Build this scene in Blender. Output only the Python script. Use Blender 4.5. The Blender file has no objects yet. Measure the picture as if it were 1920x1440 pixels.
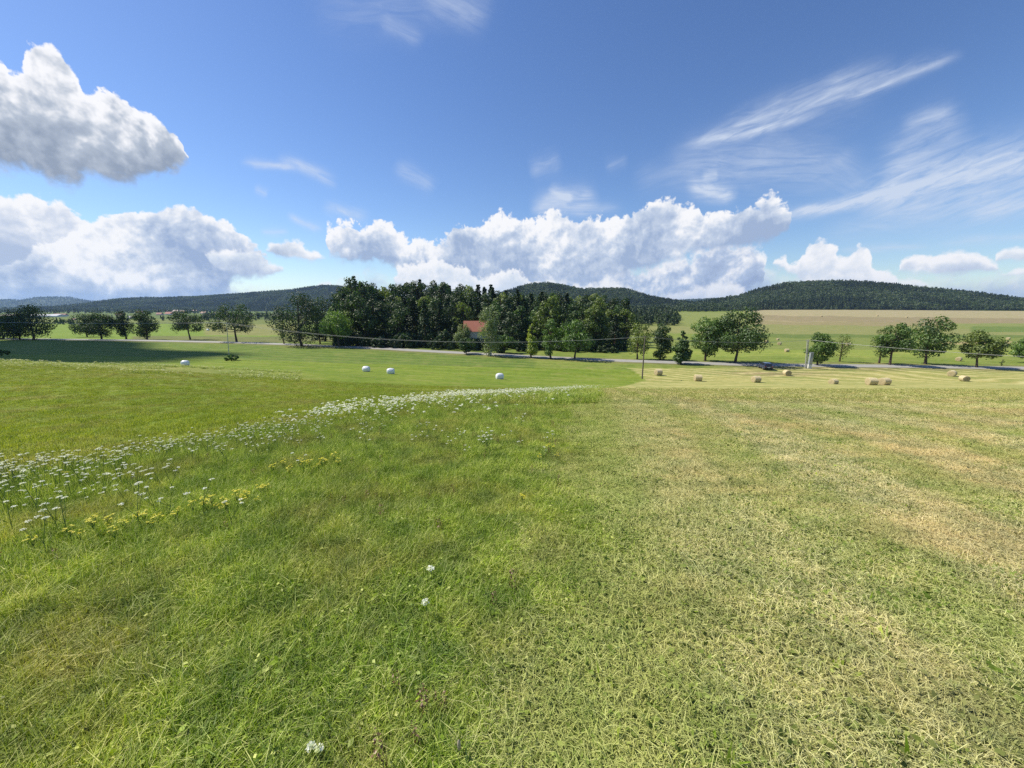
import bpy, bmesh, math, random
import numpy as np
from mathutils import Vector, Matrix, Euler

# ------------------------------------------------------------------ camera
R = math.radians
PITCH = R(11.4)
F = 721.0                        # focal length in pixels of a 1920 px wide frame
EYE = 1.6
SC = bpy.context.scene
COL = SC.collection
cam_d = bpy.data.cameras.new('camera')
cam_d.sensor_width = 36.0
cam_d.lens = 36.0 * F / 1920.0
cam_d.clip_start = 0.05
cam_d.clip_end = 40000.0
cam = bpy.data.objects.new('camera', cam_d)
COL.objects.link(cam)
cam.location = (0, 0, EYE)
cam.rotation_euler = (R(90) - PITCH, 0, 0)
SC.camera = cam

# ------------------------------------------------------------------ render / exposure
SC.view_settings.view_transform = 'Standard'
SC.view_settings.look = 'None'
SC.view_settings.gamma = 1.0
SC.view_settings.exposure = 0.35
SC.render.engine = 'CYCLES'
SC.cycles.max_bounces = 8
SC.cycles.diffuse_bounces = 3
SC.cycles.glossy_bounces = 2
SC.cycles.transmission_bounces = 4
SC.cycles.transparent_max_bounces = 8
SC.cycles.volume_bounces = 1
SC.cycles.use_denoising = False
try:
    SC.cycles.denoiser = 'OPENIMAGEDENOISE'
    SC.cycles.denoising_input_passes = 'RGB_ALBEDO_NORMAL'
except Exception:
    pass
SC.cycles.sample_clamp_indirect = 6.0

SUN_EL = R(48)
SUN_AZ = R(-72)                  # measured from +Y towards +X (negative: to the left)
SUN = Vector((math.sin(SUN_AZ) * math.cos(SUN_EL), math.cos(SUN_AZ) * math.cos(SUN_EL), math.sin(SUN_EL)))
sun_d = bpy.data.lights.new('sun', 'SUN')
sun_d.energy = 5.0
sun_d.angle = R(0.53)
sun_d.color = (1.0, 0.935, 0.80)
sun = bpy.data.objects.new('sun', sun_d)
COL.objects.link(sun)
sun.location = SUN * 300
sun.rotation_euler = (-SUN).to_track_quat('-Z', 'Y').to_euler()

# ------------------------------------------------------------------ node helper
class NT:
    def __init__(s, tree):
        s.t = tree; s.n = tree.nodes; s.l = tree.links
    def put(s, sock, v):
        if v is None: return
        if isinstance(v, bpy.types.NodeSocket): s.l.new(v, sock)
        else:
            try: sock.default_value = v
            except Exception:
                sock.default_value = (v, v, v) if len(sock.default_value) == 3 else (v, v, v, 1)
    def m(s, op, a, b=None, c=None, clamp=False):
        n = s.n.new('ShaderNodeMath'); n.operation = op; n.use_clamp = clamp
        s.put(n.inputs[0], a); s.put(n.inputs[1], b); s.put(n.inputs[2], c)
        return n.outputs[0]
    def v(s, op, a, b=None, c=None, scale=None):
        n = s.n.new('ShaderNodeVectorMath'); n.operation = op
        s.put(n.inputs[0], a); s.put(n.inputs[1], b); s.put(n.inputs[2], c)
        if scale is not None: s.put(n.inputs['Scale'], scale)
        return n.outputs['Value'] if op in ('LENGTH', 'DOT_PRODUCT', 'DISTANCE') else n.outputs[0]
    def mr(s, x, a, b, c=0.0, d=1.0, smooth=False):
        n = s.n.new('ShaderNodeMapRange'); n.clamp = True
        if smooth: n.interpolation_type = 'SMOOTHSTEP'
        for i, q in enumerate((x, a, b, c, d)): s.put(n.inputs[i], q)
        return n.outputs[0]
    def noise(s, vec, scale, detail=4, rough=0.5, lac=2.0, dist=0.0, col=False, kind=None):
        n = s.n.new('ShaderNodeTexNoise')
        if kind: n.noise_type = kind
        s.put(n.inputs['Vector'], vec); s.put(n.inputs['Scale'], scale); s.put(n.inputs['Detail'], detail)
        s.put(n.inputs['Roughness'], rough); s.put(n.inputs['Lacunarity'], lac); s.put(n.inputs['Distortion'], dist)
        return n.outputs[1 if col else 0]
    def voro(s, vec, scale, detail=3, rough=0.5, smooth=0.5, feature='F1', out='Distance'):
        n = s.n.new('ShaderNodeTexVoronoi'); n.feature = feature
        s.put(n.inputs['Vector'], vec); s.put(n.inputs['Scale'], scale)
        s.put(n.inputs['Detail'], detail); s.put(n.inputs['Roughness'], rough)
        if 'Smoothness' in n.inputs: s.put(n.inputs['Smoothness'], smooth)
        n.voronoi_dimensions = '2D'
        n.normalize = True
        return n.outputs[out]
    def mix(s, f, a, b, kind='MIX'):
        n = s.n.new('ShaderNodeMix'); n.data_type = 'RGBA'; n.blend_type = kind
        s.put(n.inputs[0], f); 
        for k, q in ((6, a), (7, b)):
            if isinstance(q, (tuple, list)) and len(q) == 3: q = (*q, 1)
            s.put(n.inputs[k], q)
        return n.outputs[2]
    def curve(s, x, pts):
        n = s.n.new('ShaderNodeFloatCurve'); c = n.mapping.curves[0]
        pts = sorted(pts)
        while len(c.points) < len(pts): c.points.new(0.5, 0.5)
        for p, q in zip(c.points, pts): p.location = q; p.handle_type = 'AUTO'
        n.mapping.use_clip = False
        n.mapping.update()
        s.put(n.inputs['Value'], x)
        return n.outputs[0]
    def sep(s, v):
        n = s.n.new('ShaderNodeSeparateXYZ'); s.put(n.inputs[0], v); return n.outputs
    def comb(s, x, y, z):
        n = s.n.new('ShaderNodeCombineXYZ'); s.put(n.inputs[0], x); s.put(n.inputs[1], y); s.put(n.inputs[2], z)
        return n.outputs[0]

def sky_uv(px, py):
    """picture point -> (tangent of bearing, tangent of height) of the sky direction"""
    u = (px - 960) / F; v = (720 - py) / F
    Y = math.cos(PITCH) + v * math.sin(PITCH)
    return u / Y, (v * math.cos(PITCH) - math.sin(PITCH)) / Y

# ------------------------------------------------------------------ world: Nishita sky with cumulus and cirrus
def build_world():
    w = bpy.data.worlds.new('World'); SC.world = w; w.use_nodes = True
    T = NT(w.node_tree); T.n.clear()
    out = T.n.new('ShaderNodeOutputWorld'); bg = T.n.new('ShaderNodeBackground')
    T.l.new(bg.outputs[0], out.inputs[0])
    sky = T.n.new('ShaderNodeTexSky'); sky.sky_type = 'NISHITA'; sky.sun_disc = False
    sky.sun_elevation = SUN_EL; sky.sun_rotation = SUN_AZ
    sky.altitude = 300; sky.air_density = 1.05; sky.dust_density = 0.25; sky.ozone_density = 4.0
    tc = T.n.new('ShaderNodeTexCoord').outputs['Generated']
    d = T.v('NORMALIZE', tc)
    x, y, z = T.sep(d)
    yc = T.m('MAXIMUM', y, 0.02)
    U = T.m('DIVIDE', x, yc); V = T.m('DIVIDE', z, yc)
    front = T.mr(y, 0.15, 0.35)
    # domain warp for ragged cloud outlines
    wn = T.v('SUBTRACT', T.noise(d, 9, 4, .6, col=True), (.5, .5, .5))
    wx, wy, wz = T.sep(wn)
    wn2 = T.v('SUBTRACT', T.noise(d, 34, 3, .6, col=True), (.5, .5, .5))
    w2x, w2y, w2z = T.sep(wn2)
    Uw = T.m('ADD', T.m('MULTIPLY_ADD', wx, .06, U), T.m('MULTIPLY', w2x, .013))
    Vw = T.m('ADD', T.m('MULTIPLY_ADD', wy, .05, V), T.m('MULTIPLY', w2y, .013))
    az = T.m('ARCTAN2', x, y); el = T.m('ARCSINE', z)
    P2 = T.comb(T.m('MULTIPLY_ADD', wx, .05, az), T.m('MULTIPLY_ADD', wy, .05, el), 0.0)
    def billow(off):
        p = T.v('ADD', P2, (-.55 * off, .84 * off, 0)) if off else P2
        return T.voro(p, 14, 3.0, .6), T.voro(p, 46, 2.0, .6)
    a0, b0 = billow(0); a1, b1 = billow(.014)
    nz = T.noise(d, 60, 5, .65)
    n0 = T.m('ADD', T.m('MULTIPLY_ADD', a0, -1.6, .55), T.m('MULTIPLY_ADD', b0, -.8, .28))
    n0 = T.m('MULTIPLY_ADD', T.m('SUBTRACT', nz, .5), .8, n0)
    relief = T.m('ADD', T.m('MULTIPLY', T.m('SUBTRACT', a1, a0), .85), T.m('MULTIPLY', T.m('SUBTRACT', b1, b0), .32))
    relief = T.m('MULTIPLY_ADD', T.m('SUBTRACT', nz, .5), .12, relief)
    soft = T.m('SUBTRACT', T.noise(T.v('ADD', d, (3.1, 1.7, .4)), 8.5, 5, .6), .5)
    hs = T.n.new('ShaderNodeHueSaturation'); hs.inputs['Saturation'].default_value = 1.13; hs.inputs['Value'].default_value = 1.09; hs.inputs['Hue'].default_value = .509
    T.l.new(sky.outputs[0], hs.inputs['Color']); skyc = hs.outputs[0]
    K = 10.0 * SKYK
    col = skyc
    # --- cirrus: soft streaks, each a stretched noise band along a line of sky
    cir = None
    grains = {}
    def streak(p0, p1, wpx, amp, bend=0.0, grain=5.0, thr=.42):
        nonlocal cir
        (ua, va), (ub, vb) = sky_uv(*p0), sky_uv(*p1)
        L = math.hypot(ub - ua, vb - va); c, s_ = (ub - ua) / L, (vb - va) / L
        du = T.m('SUBTRACT', T.m('MULTIPLY_ADD', wx, .035, U), (ua + ub) / 2); dv = T.m('SUBTRACT', T.m('MULTIPLY_ADD', wy, .035, V), (va + vb) / 2)
        a = T.m('ADD', T.m('MULTIPLY', du, c / L), T.m('MULTIPLY', dv, s_ / L))       # -.5 .. .5 along
        b = T.m('SUBTRACT', T.m('MULTIPLY', dv, c), T.m('MULTIPLY', du, s_))
        b = T.m('SUBTRACT', b, T.m('MULTIPLY', T.m('SUBTRACT', .25, T.m('MULTIPLY', a, a)), bend))
        wv = wpx / F
        g = T.m('EXPONENT', T.m('MULTIPLY', T.m('POWER', T.m('ABSOLUTE', T.m('DIVIDE', b, wv)), 1.7), -1.0))
        e = T.mr(T.m('ABSOLUTE', a), .5, .22, 0, 1, True)
        ang = math.atan2(vb - va, ub - ua)
        k = min((.35, 0.0, -.4), key=lambda q: abs(q - ang))
        if k not in grains:
            ck, sk = math.cos(k), math.sin(k)
            ga = T.m('ADD', T.m('MULTIPLY', U, ck), T.m('MULTIPLY', V, sk)); gb = T.m('SUBTRACT', T.m('MULTIPLY', V, ck), T.m('MULTIPLY', U, sk))
            grains[k] = T.noise(T.comb(T.m('MULTIPLY_ADD', wx, .1, ga), T.m('MULTIPLY', gb, 6), k * 9), 10, 4, .6, dist=.6)
        st = grains[k]
        st = T.m('MULTIPLY_ADD', T.mr(st, thr - .15, thr + .32), .86, .14)
        r = T.m('MULTIPLY', T.m('MULTIPLY', g, e), T.m('MULTIPLY', st, amp * 1.35))
        cir = r if cir is None else T.m('ADD', cir, r)
    streak((1250, 285), (1790, 92), 11, .5, -.02)
    streak((1275, 277), (1560, 205), 7, .65, -.02)
    streak((1330, 245), (1700, 105), 13, .32, .02)
    streak((1560, 200), (1820, 95), 7, .5, .0)
    streak((1380, 420), (1760, 335), 9, .7, -.03)
    streak((1560, 385), (2060, 265), 32, .75, .04, 4)
    streak((1600, 400), (1900, 340), 26, .35, .0)
    streak((1640, 330), (1830, 215), 32, .35, .03)
    streak((1680, 250), (1800, 210), 14, .35, .03)
    streak((1220, 330), (1620, 330), 36, .4, .12, 4)
    streak((1340, 290), (1680, 150), 42, .10, .02)
    streak((1480, 396), (1650, 362), 6, .8, -.01)
    streak((1690, 420), (2010, 330), 40, .25, .0)
    streak((1520, 440), (1800, 400), 22, .22, .0)
    streak((1180, 345), (1330, 300), 22, .18, .0)
    streak((1560, 280), (1605, 370), 26, .22, .03)
    streak((1280, 345), (1390, 362), 11, .9, -.02, 8)
    streak((1310, 330), (1350, 326), 9, .5, 0, 8)
    streak((1800, 408), (2020, 345), 16, .6, .0)
    streak((1560, 470), (1760, 462), 6, .4, .0)
    streak((1740, 458), (2000, 440), 8, .35, .0)
    streak((990, 395), (1130, 372), 17, .7, .04, 8, .36)
    streak((1000, 402), (1180, 392), 10, .3, .02, 8)
    streak((1025, 350), (1075, 380), 10, .6, .0, 9)
    streak((450, 298), (560, 318), 6, .6, .0, 8)
    streak((510, 295), (640, 352), 9, .6, .03, 8)
    streak((735, 305), (820, 360), 12, .35, .0, 8)
    streak((535, 398), (610, 430), 6, .6, -.01, 9)
    streak((600, 385), (700, 412), 9, .5, .0, 9)
    streak((475, 350), (505, 362), 6, .4, .0, 9)
    streak((485, 435), (545, 432), 6, .4, .0, 9)
    streak((990, 320), (1060, 298), 13, .35, .0, 8)
    streak((560, 20), (960, -20), 34, .18, .0, 4)
    streak((780, -10), (930, 40), 22, .3, .0, 5)
    streak((700, 35), (800, 80), 12, .22, .0, 6)
    streak((1130, 310), (1180, 300), 9, .2, .0, 6)
    cir = T.m('MULTIPLY', cir, front)
    vf = T.mr(V, .02, .6, 1.0, .8)
    col = T.mix(T.m('MINIMUM', cir, .85), col, (.66 * K, .74 * K, .88 * K))
    # --- cumulus layers, far to near
    def layer(top, bot, amp=.05, edge=.012, bsoft=.03, base=(.42, .5, .66), lit=(.97, .97, .99), shade=(.62, .69, .82), contrast=1.0, dens=1.0, gpow=1.0, gaps=0.0):
        nonlocal col
        t = [sky_uv(*p) for p in top]; b = [sky_uv(*p) for p in bot]
        u0 = min(q[0] for q in t + b) - .03; u1 = max(q[0] for q in t + b) + .03
        v1 = max(q[1] for q in t) + .02; v0 = min(q[1] for q in b) - .03
        def norm(L_): return [((q[0] - u0) / (u1 - u0), (q[1] - v0) / (v1 - v0)) for q in L_]
        uu = T.mr(Uw, u0, u1)
        ct = T.m('MULTIPLY_ADD', T.curve(uu, norm(t)), v1 - v0, v0)
        cb = T.m('MULTIPLY_ADD', T.curve(uu, norm(b)), v1 - v0, v0)
        et = T.m('SUBTRACT', ct, Vw); eb = T.m('SUBTRACT', Vw, cb)
        th = T.m('SUBTRACT', ct, cb)
        ends = T.m('MINIMUM', T.m('MULTIPLY', T.m('SUBTRACT', Uw, min(q[0] for q in t)), 1.0), T.m('SUBTRACT', max(q[0] for q in t), Uw))
        E = T.m('SMOOTH_MIN', et, T.m('MULTIPLY', eb, 1.0), .02)
        E = T.m('SMOOTH_MIN', E, T.m('MULTIPLY', ends, 1.2), .02)
        D = T.m('MULTIPLY_ADD', T.m('ADD', n0, BIAS), amp, E)
        low = T.mr(T.m('DIVIDE', eb, T.m('MAXIMUM', th, .01)), 0, .5, 1, 0)      # 1 at the base
        wdt = T.m('MULTIPLY_ADD', low, bsoft, edge)
        al = T.m('MULTIPLY', T.mr(T.m('DIVIDE', D, wdt), 0, 1, 0, 1, True), dens)
        if gaps: al = T.m('MULTIPLY', al, T.mr(T.m('ADD', soft, T.m('MULTIPLY', T.m('SUBTRACT', 1.0, low), .5)), -.10, .12, 1 - gaps, 1, True))
        # light: height inside the cloud + relief towards the sun + distance below the rim
        h = T.m('DIVIDE', eb, T.m('MAXIMUM', th, .01), clamp=True)
        h = T.m('POWER', h, gpow)
        L1 = T.m('MULTIPLY_ADD', relief, 1.15 * contrast, T.m('MULTIPLY_ADD', h, .80, .03))
        L1 = T.m('MULTIPLY_ADD', soft, 2.3 * contrast, L1)
        rim = T.mr(D, 0, .035, .30, 0)
        L1 = T.m('ADD', L1, rim)
        c1 = T.mix(T.mr(L1, .08, .60), tuple(K * q for q in base), tuple(K * q for q in shade))
        c1 = T.mix(T.mr(L1, .50, 1.05, 0, 1, True), c1, tuple(K * q for q in lit))
        col = T.mix(T.m('MULTIPLY', al, front), col, c1)
    H = 600
    blue = dict(base=(.33, .42, .62), shade=(.47, .57, .76))
    # low far veil along the skyline
    layer([(-200, 520), (100, 500), (300, 500), (420, 530), (560, 552), (640, 530), (760, 520), (900, 500), (1100, 505), (1250, 500), (1330, 480), (1400, 478), (1440, 500), (1470, 520), (1560, 520), (1700, 530), (1900, 520), (2100, 515)],
          [(-200, H), (2100, H)], amp=.05, edge=.05, base=(.42, .53, .74), shade=(.55, .65, .82), lit=(.86, .88, .92), contrast=1.1, dens=.85)
    # right-hand small cumulus
    layer([(1462, 482), (1478, 475), (1492, 492), (1503, 488), (1512, 468), (1528, 456), (1545, 450), (1570, 462), (1585, 487), (1600, 482), (1617, 468), (1632, 480), (1640, 505), (1665, 515), (1685, 535)],
          [(1462, 495), (1500, 520), (1520, H), (1640, H), (1685, 545)], amp=.03, base=(.55, .64, .80), shade=(.72, .78, .88), gpow=.6)
    layer([(1690, 505), (1705, 488), (1740, 481), (1785, 474), (1825, 477), (1850, 496), (1862, 506)],
          [(1690, 512), (1740, 518), (1800, 516), (1862, 512)], amp=.022, base=(.50, .58, .74), shade=(.66, .73, .85))
    layer([(1860, 490), (1890, 472), (1930, 470), (2000, 465), (2100, 470)], [(1860, 496), (1920, 500), (2100, 505)], amp=.022, base=(.52, .6, .76), shade=(.7, .76, .86), dens=.9)
    layer([(1868, 522), (1900, 512), (1960, 506), (2060, 505)], [(1868, 527), (1960, 527), (2060, 530)], amp=.018, base=(.52, .6, .76), shade=(.7, .76, .86), dens=.9)
    layer([(1660, 540), (1690, 528), (1720, 526), (1745, 538)], [(1660, 545), (1745, 545)], amp=.015, base=(.6, .67, .8), shade=(.7, .76, .86), dens=.8)
    # central bank
    layer([(900, 505), (960, 488), (1040, 500), (1110, 480), (1180, 505), (1260, 495), (1330, 470), (1390, 455), (1425, 470), (1440, 500)],
          [(900, H), (1250, H), (1330, 575), (1400, 560), (1440, 510)], amp=.055, edge=.03, **blue, contrast=1.2, gaps=.7)
    layer([(607, 455), (614, 436), (640, 425), (690, 428), (730, 437), (765, 458), (785, 454), (805, 462), (832, 464), (860, 440), (900, 424), (935, 412), (975, 416), (1010, 414), (1050, 409), (1100, 412), (1150, 410), (1198, 408), (1215, 395), (1250, 387), (1290, 390), (1330, 406), (1360, 396), (1400, 386), (1430, 376), (1447, 369), (1462, 380), (1478, 390), (1492, 398)],
          [(607, 466), (640, 487), (690, 502), (725, 504), (750, 522), (800, 530), (900, 532), (1000, 530), (1100, 522), (1180, 512), (1260, 492), (1340, 470), (1400, 462), (1440, 458), (1468, 445), (1492, 402)],
          amp=.046, base=(.36, .46, .66), shade=(.60, .68, .82), contrast=1.3, gpow=.95, gaps=.8)
    layer([(735, 512), (760, 500), (800, 492), (850, 498), (900, 520), (940, 512), (980, 525), (1010, 540)], [(735, 530), (800, H), (1010, H)], amp=.035, base=(.55, .64, .8), shade=(.74, .8, .89), gpow=.6)
    layer([(1060, 545), (1090, 535), (1130, 528), (1170, 535), (1200, 550), (1260, 548), (1320, 530), (1360, 525), (1400, 545), (1440, 560)], [(1060, H), (1440, H)], amp=.025, edge=.02, base=(.6, .67, .82), shade=(.78, .82, .9), gpow=.6, dens=.85)
    layer([(503, 468), (520, 456), (545, 448), (568, 454), (580, 468), (603, 482)], [(503, 474), (540, 488), (575, 493), (603, 488)], amp=.02, base=(.45, .53, .68), shade=(.7, .76, .86))
    layer([(590, 533), (600, 524), (613, 523), (630, 534)], [(590, 536), (630, 540)], amp=.01, base=(.7, .76, .86), shade=(.8, .84, .9))
    # left bank
    layer([(-200, 375), (-60, 380), (0, 378), (55, 374), (110, 384), (150, 408), (172, 425), (205, 440)],
          [(-200, H), (100, H), (205, 500)], amp=.045, base=(.45, .54, .72), shade=(.66, .72, .84), gpow=.85, contrast=1.2)
    layer([(-40, 530), (20, 500), (80, 470), (140, 440), (172, 424), (200, 412), (235, 407), (270, 400), (320, 396), (370, 408), (420, 418), (445, 438), (462, 462), (478, 476), (500, 490)],
          [(-40, H), (300, H), (420, 560), (440, 530), (500, 500)], amp=.045, base=(.34, .44, .65), shade=(.60, .68, .82), gpow=1.1, contrast=1.3, gaps=.35)
    layer([(385, 478), (410, 470), (450, 471), (480, 478), (500, 490), (520, 500), (534, 508)], [(385, 484), (430, 520), (480, 524), (534, 512)], amp=.022, base=(.42, .51, .70), shade=(.7, .77, .87))
    # big upper-left cloud
    layer([(-300, 120), (-100, 150), (-30, 125), (8, 132), (22, 160), (40, 152), (52, 118), (64, 102), (84, 96), (110, 106), (135, 128), (150, 152), (164, 178), (205, 174), (240, 192), (272, 214), (302, 230), (326, 252), (345, 275), (352, 292)],
          [(-300, 330), (-100, 325), (0, 318), (60, 322), (100, 340), (140, 345), (170, 330), (205, 345), (250, 343), (295, 324), (330, 308), (352, 296)],
          amp=.055, edge=.012, bsoft=.045, base=(.30, .36, .47), shade=(.50, .56, .66), lit=(.97, .97, 1.0), contrast=1.25, gpow=.85)
    T.l.new(col, bg.inputs[0])
    bg.inputs[1].default_value = 0.1
    w.cycles.sampling_method = 'NONE'
SKYK = 0.79; BIAS = .22
build_world()
# === GROUND
rng = np.random.default_rng(7)

# ------------------------------------------------------------------ noise for terrain and scattering
def _hash(ix, iy, seed):
    h = (ix.astype(np.int64) * 374761393 + iy.astype(np.int64) * 668265263 + seed * 974634777) & 0xffffffff
    h = ((h ^ (h >> 13)) * 1274126177) & 0xffffffff
    return ((h ^ (h >> 16)) & 0xffff) / 65535.0
def vnoise(x, y, seed=0):
    x = np.asarray(x, float); y = np.asarray(y, float)
    ix = np.floor(x); iy = np.floor(y); fx = x - ix; fy = y - iy
    fx = fx * fx * (3 - 2 * fx); fy = fy * fy * (3 - 2 * fy)
    a = _hash(ix, iy, seed); b = _hash(ix + 1, iy, seed); c = _hash(ix, iy + 1, seed); d = _hash(ix + 1, iy + 1, seed)
    return (a * (1 - fx) + b * fx) * (1 - fy) + (c * (1 - fx) + d * fx) * fy
def fbm(x, y, seed=0, oct=4):
    s = 0; a = 1; t = 0
    for k in range(oct):
        s = s + a * vnoise(np.asarray(x) * 2 ** k, np.asarray(y) * 2 ** k, seed + k); t += a; a *= .5
    return s / t - .5

# ------------------------------------------------------------------ the lie of the land
CP, SP = math.cos(PITCH), math.sin(PITCH)
def slope_of(py):
    v = (720 - py) / F
    return (v * CP - SP) / (CP + v * SP)
_px = np.array([-400, 0, 350, 700, 1000, 1200, 1500, 1920, 2400.])
_tab = {  # distance ahead -> the row at which the ground shows there, for each column of _px
    5:    [895, 885, 880, 872, 867, 867, 867, 870, 870],
    7:    [862, 852, 838, 818, 812, 812, 812, 812, 812],
    10:   [822, 812, 798, 782, 774, 772, 772, 772, 772],
    15:   [778, 768, 766, 757, 750, 748, 748, 748, 748],
    25:   [718, 716, 728, 741, 739, 738, 738, 738, 738],
    35:   [686, 688, 703, 726, 732, 731, 731, 731, 731],
    50:   [672, 676, 689, 710, 725, 728, 729, 729, 729],
    60:   [673, 677, 687, 704, 719, 725, 727, 727, 727],
    70:   [672, 676, 686, 699, 712, 720, 723, 723, 723],
    80:   [666, 670, 681, 693, 704, 713, 716, 716, 715],
    88:   [663, 666, 675, 687, 695, 703, 706, 706, 706],
    96:   [659, 662, 669, 681, 687, 690, 692, 695, 695],
    108:  [653, 656, 662, 673, 680, 680, 679, 685, 685],
    130:  [645, 647, 652, 658, 665, 668, 664, 668, 668],
    160:  [637, 638, 641, 646, 652, 656, 651, 655, 655],
    220:  [628, 628, 630, 634, 638, 642, 637, 640, 640],
    350:  [612, 612, 613, 615, 618, 620, 619, 622, 622],
    600:  [600, 600, 600, 600, 600, 599, 596, 600, 600],
    1000: [590, 590, 590, 588, 588, 584, 580, 583, 583],
    1500: [586, 586, 586, 586, 585, 583, 579, 581, 581],
    3000: [581, 581, 581, 581, 581, 580, 577, 579, 579],
    8000: [577, 577, 577, 577, 577, 577, 576, 576, 576],
}
_ys = np.array(sorted(_tab)); _uc = (_px - 960) / F
_UG = np.linspace(-2.2, 2.2, 221)
_LG = np.linspace(math.log(1.0), math.log(8000.), 361)
def _build_table():
    z = np.zeros((len(_ys) + 3, len(_UG)))
    for i, Y in enumerate(_ys):
        s = np.array([slope_of(p) for p in _tab[Y]])
        u = _uc * (CP - s * SP)                      # sideways tangent of each column
        z[i + 3] = EYE + Y * np.interp(_UG, u, s)
    for i, Y in enumerate((1., 2., 3.)):             # the gentle brow at the viewer's feet
        z[i] = z[3] * (Y / 5.0) ** 1.45
    ly = np.log(np.concatenate([(1., 2., 3.), _ys]))
    Z = np.array([np.interp(_LG, ly, z[:, j]) for j in range(len(_UG))]).T
    def blur(a, sg, ax):
        r = int(sg * 3); k = np.exp(-.5 * (np.arange(-r, r + 1) / sg) ** 2); k /= k.sum()
        a = np.moveaxis(a, ax, 0); p = np.concatenate([a[:1].repeat(r, 0), a, a[-1:].repeat(r, 0)])
        o = sum(k[i] * p[i:i + len(a)] for i in range(2 * r + 1)); return np.moveaxis(o, 0, ax)
    return blur(blur(Z, 3.0, 0), 6.0, 1)
_Z = _build_table()
def ground(x, y):
    x = np.asarray(x, float); y = np.asarray(y, float)
    ye = np.maximum(y, 1.0)
    u = np.clip(x / np.sqrt(ye ** 2 + 4.0), -2.19, 2.19)
    fu = (u + 2.2) / (_UG[1] - _UG[0]); fl = np.clip(np.log(ye) / (_LG[1] - _LG[0]), 0, len(_LG) - 1.001)
    i = np.floor(fu).astype(int); j = np.floor(fl).astype(int); a = fu - i; b = fl - j
    i1 = np.minimum(i + 1, len(_UG) - 1)
    z = (_Z[j, i] * (1 - a) + _Z[j, i1] * a) * (1 - b) + (_Z[j + 1, i] * (1 - a) + _Z[j + 1, i1] * a) * b
    z = z - _Z[0, 110]
    z = z + np.where(y < 1, (1 - y) * .06, 0)
    amp = np.clip(y / 400., .05, .35)
    z = z + amp * fbm(x / 9., y / 9., 11, 3) * .9 * np.clip(ye / 3, .3, 1)
    return z
def project(x, y, z):
    zr = z - EYE
    dep = y * CP - zr * SP; up = y * SP + zr * CP
    return 960 + F * x / dep, 720 - F * up / dep
def at(px, Y):
    """the point of the ground at distance Y ahead that lies on column px"""
    x = (px - 960) / F * Y
    for _ in range(6):
        z = float(ground(x, Y)); x = (px - 960) / F * (Y * CP - (z - EYE) * SP)
    return Vector((x, Y, float(ground(x, Y))))
def hit(px, py, y0=0.8, y1=2500.):
    """the first point of the ground beyond y0 on the line of sight through (px, py)"""
    Y = np.exp(np.linspace(math.log(y0), math.log(y1), 1500))
    s = slope_of(py); x = (px - 960) / F * (CP - s * SP) * Y
    g = ground(x, Y); d = EYE + s * Y - g
    k = np.nonzero(d <= 0)[0]
    k = k[0] if len(k) else int(np.argmin(np.abs(d)))
    return Vector((float(x[k]), float(Y[k]), float(g[k])))

# ------------------------------------------------------------------ mesh helpers
def link(o, parent=None, col=None):
    (col or COL).objects.link(o)
    if parent is not None: o.parent = parent
    return o
def tag(o, label=None, cat=None, group=None, kind=None):
    if label: o['label'] = label
    if cat: o['category'] = cat
    if group: o['group'] = group
    if kind: o['kind'] = kind
    return o
def thing(name, label, cat, loc, rotz=0.0, group=None):
    o = bpy.data.objects.new(name, None); COL.objects.link(o)
    o.empty_display_size = .3
    o.location = loc; o.rotation_euler = (0, 0, rotz)
    return tag(o, label, cat, group)
def dup(root, loc, rotz=0.0, scale=1.0, label=None, group=None):
    r = root.copy(); COL.objects.link(r); r.location = loc; r.rotation_euler = (0, 0, rotz)
    r.scale = (scale,) * 3 if not isinstance(scale, (tuple, list)) else scale
    if label: r['label'] = label
    if group: r['group'] = group
    for ch in list(root.children):
        c = ch.copy(); COL.objects.link(c); c.parent = r
        for g in ch.children:
            d = g.copy(); COL.objects.link(d); d.parent = c
    return r
def np_mesh(name, verts, faces, mat=None, smooth=False, attr=None):
    """verts (N,3); faces: (M,4) or (M,3) array; attr: {name: (N,) or (N,3)} on points"""
    me = bpy.data.meshes.new(name)
    verts = np.asarray(verts, np.float32); faces = np.asarray(faces, np.int32)
    k = faces.shape[1]
    me.vertices.add(len(verts)); me.vertices.foreach_set('co', verts.ravel())
    me.loops.add(faces.size); me.loops.foreach_set('vertex_index', faces.ravel())
    me.polygons.add(len(faces)); me.polygons.foreach_set('loop_start', np.arange(0, faces.size, k, dtype=np.int32))
    me.polygons.foreach_set('loop_total', np.full(len(faces), k, np.int32))
    me.update(calc_edges=True)
    me.polygons.foreach_set('use_smooth', np.full(len(faces), smooth))
    if mat: me.materials.append(mat)
    for n, a in (attr or {}).items():
        a = np.asarray(a, np.float32)
        if a.ndim == 2:
            at_ = me.attributes.new(n, 'FLOAT_COLOR', 'POINT')
            at_.data.foreach_set('color', np.concatenate([a, np.ones((len(a), 1), np.float32)], 1).ravel())
        else:
            at_ = me.attributes.new(n, 'FLOAT', 'POINT'); at_.data.foreach_set('value', a)
    return me
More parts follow.
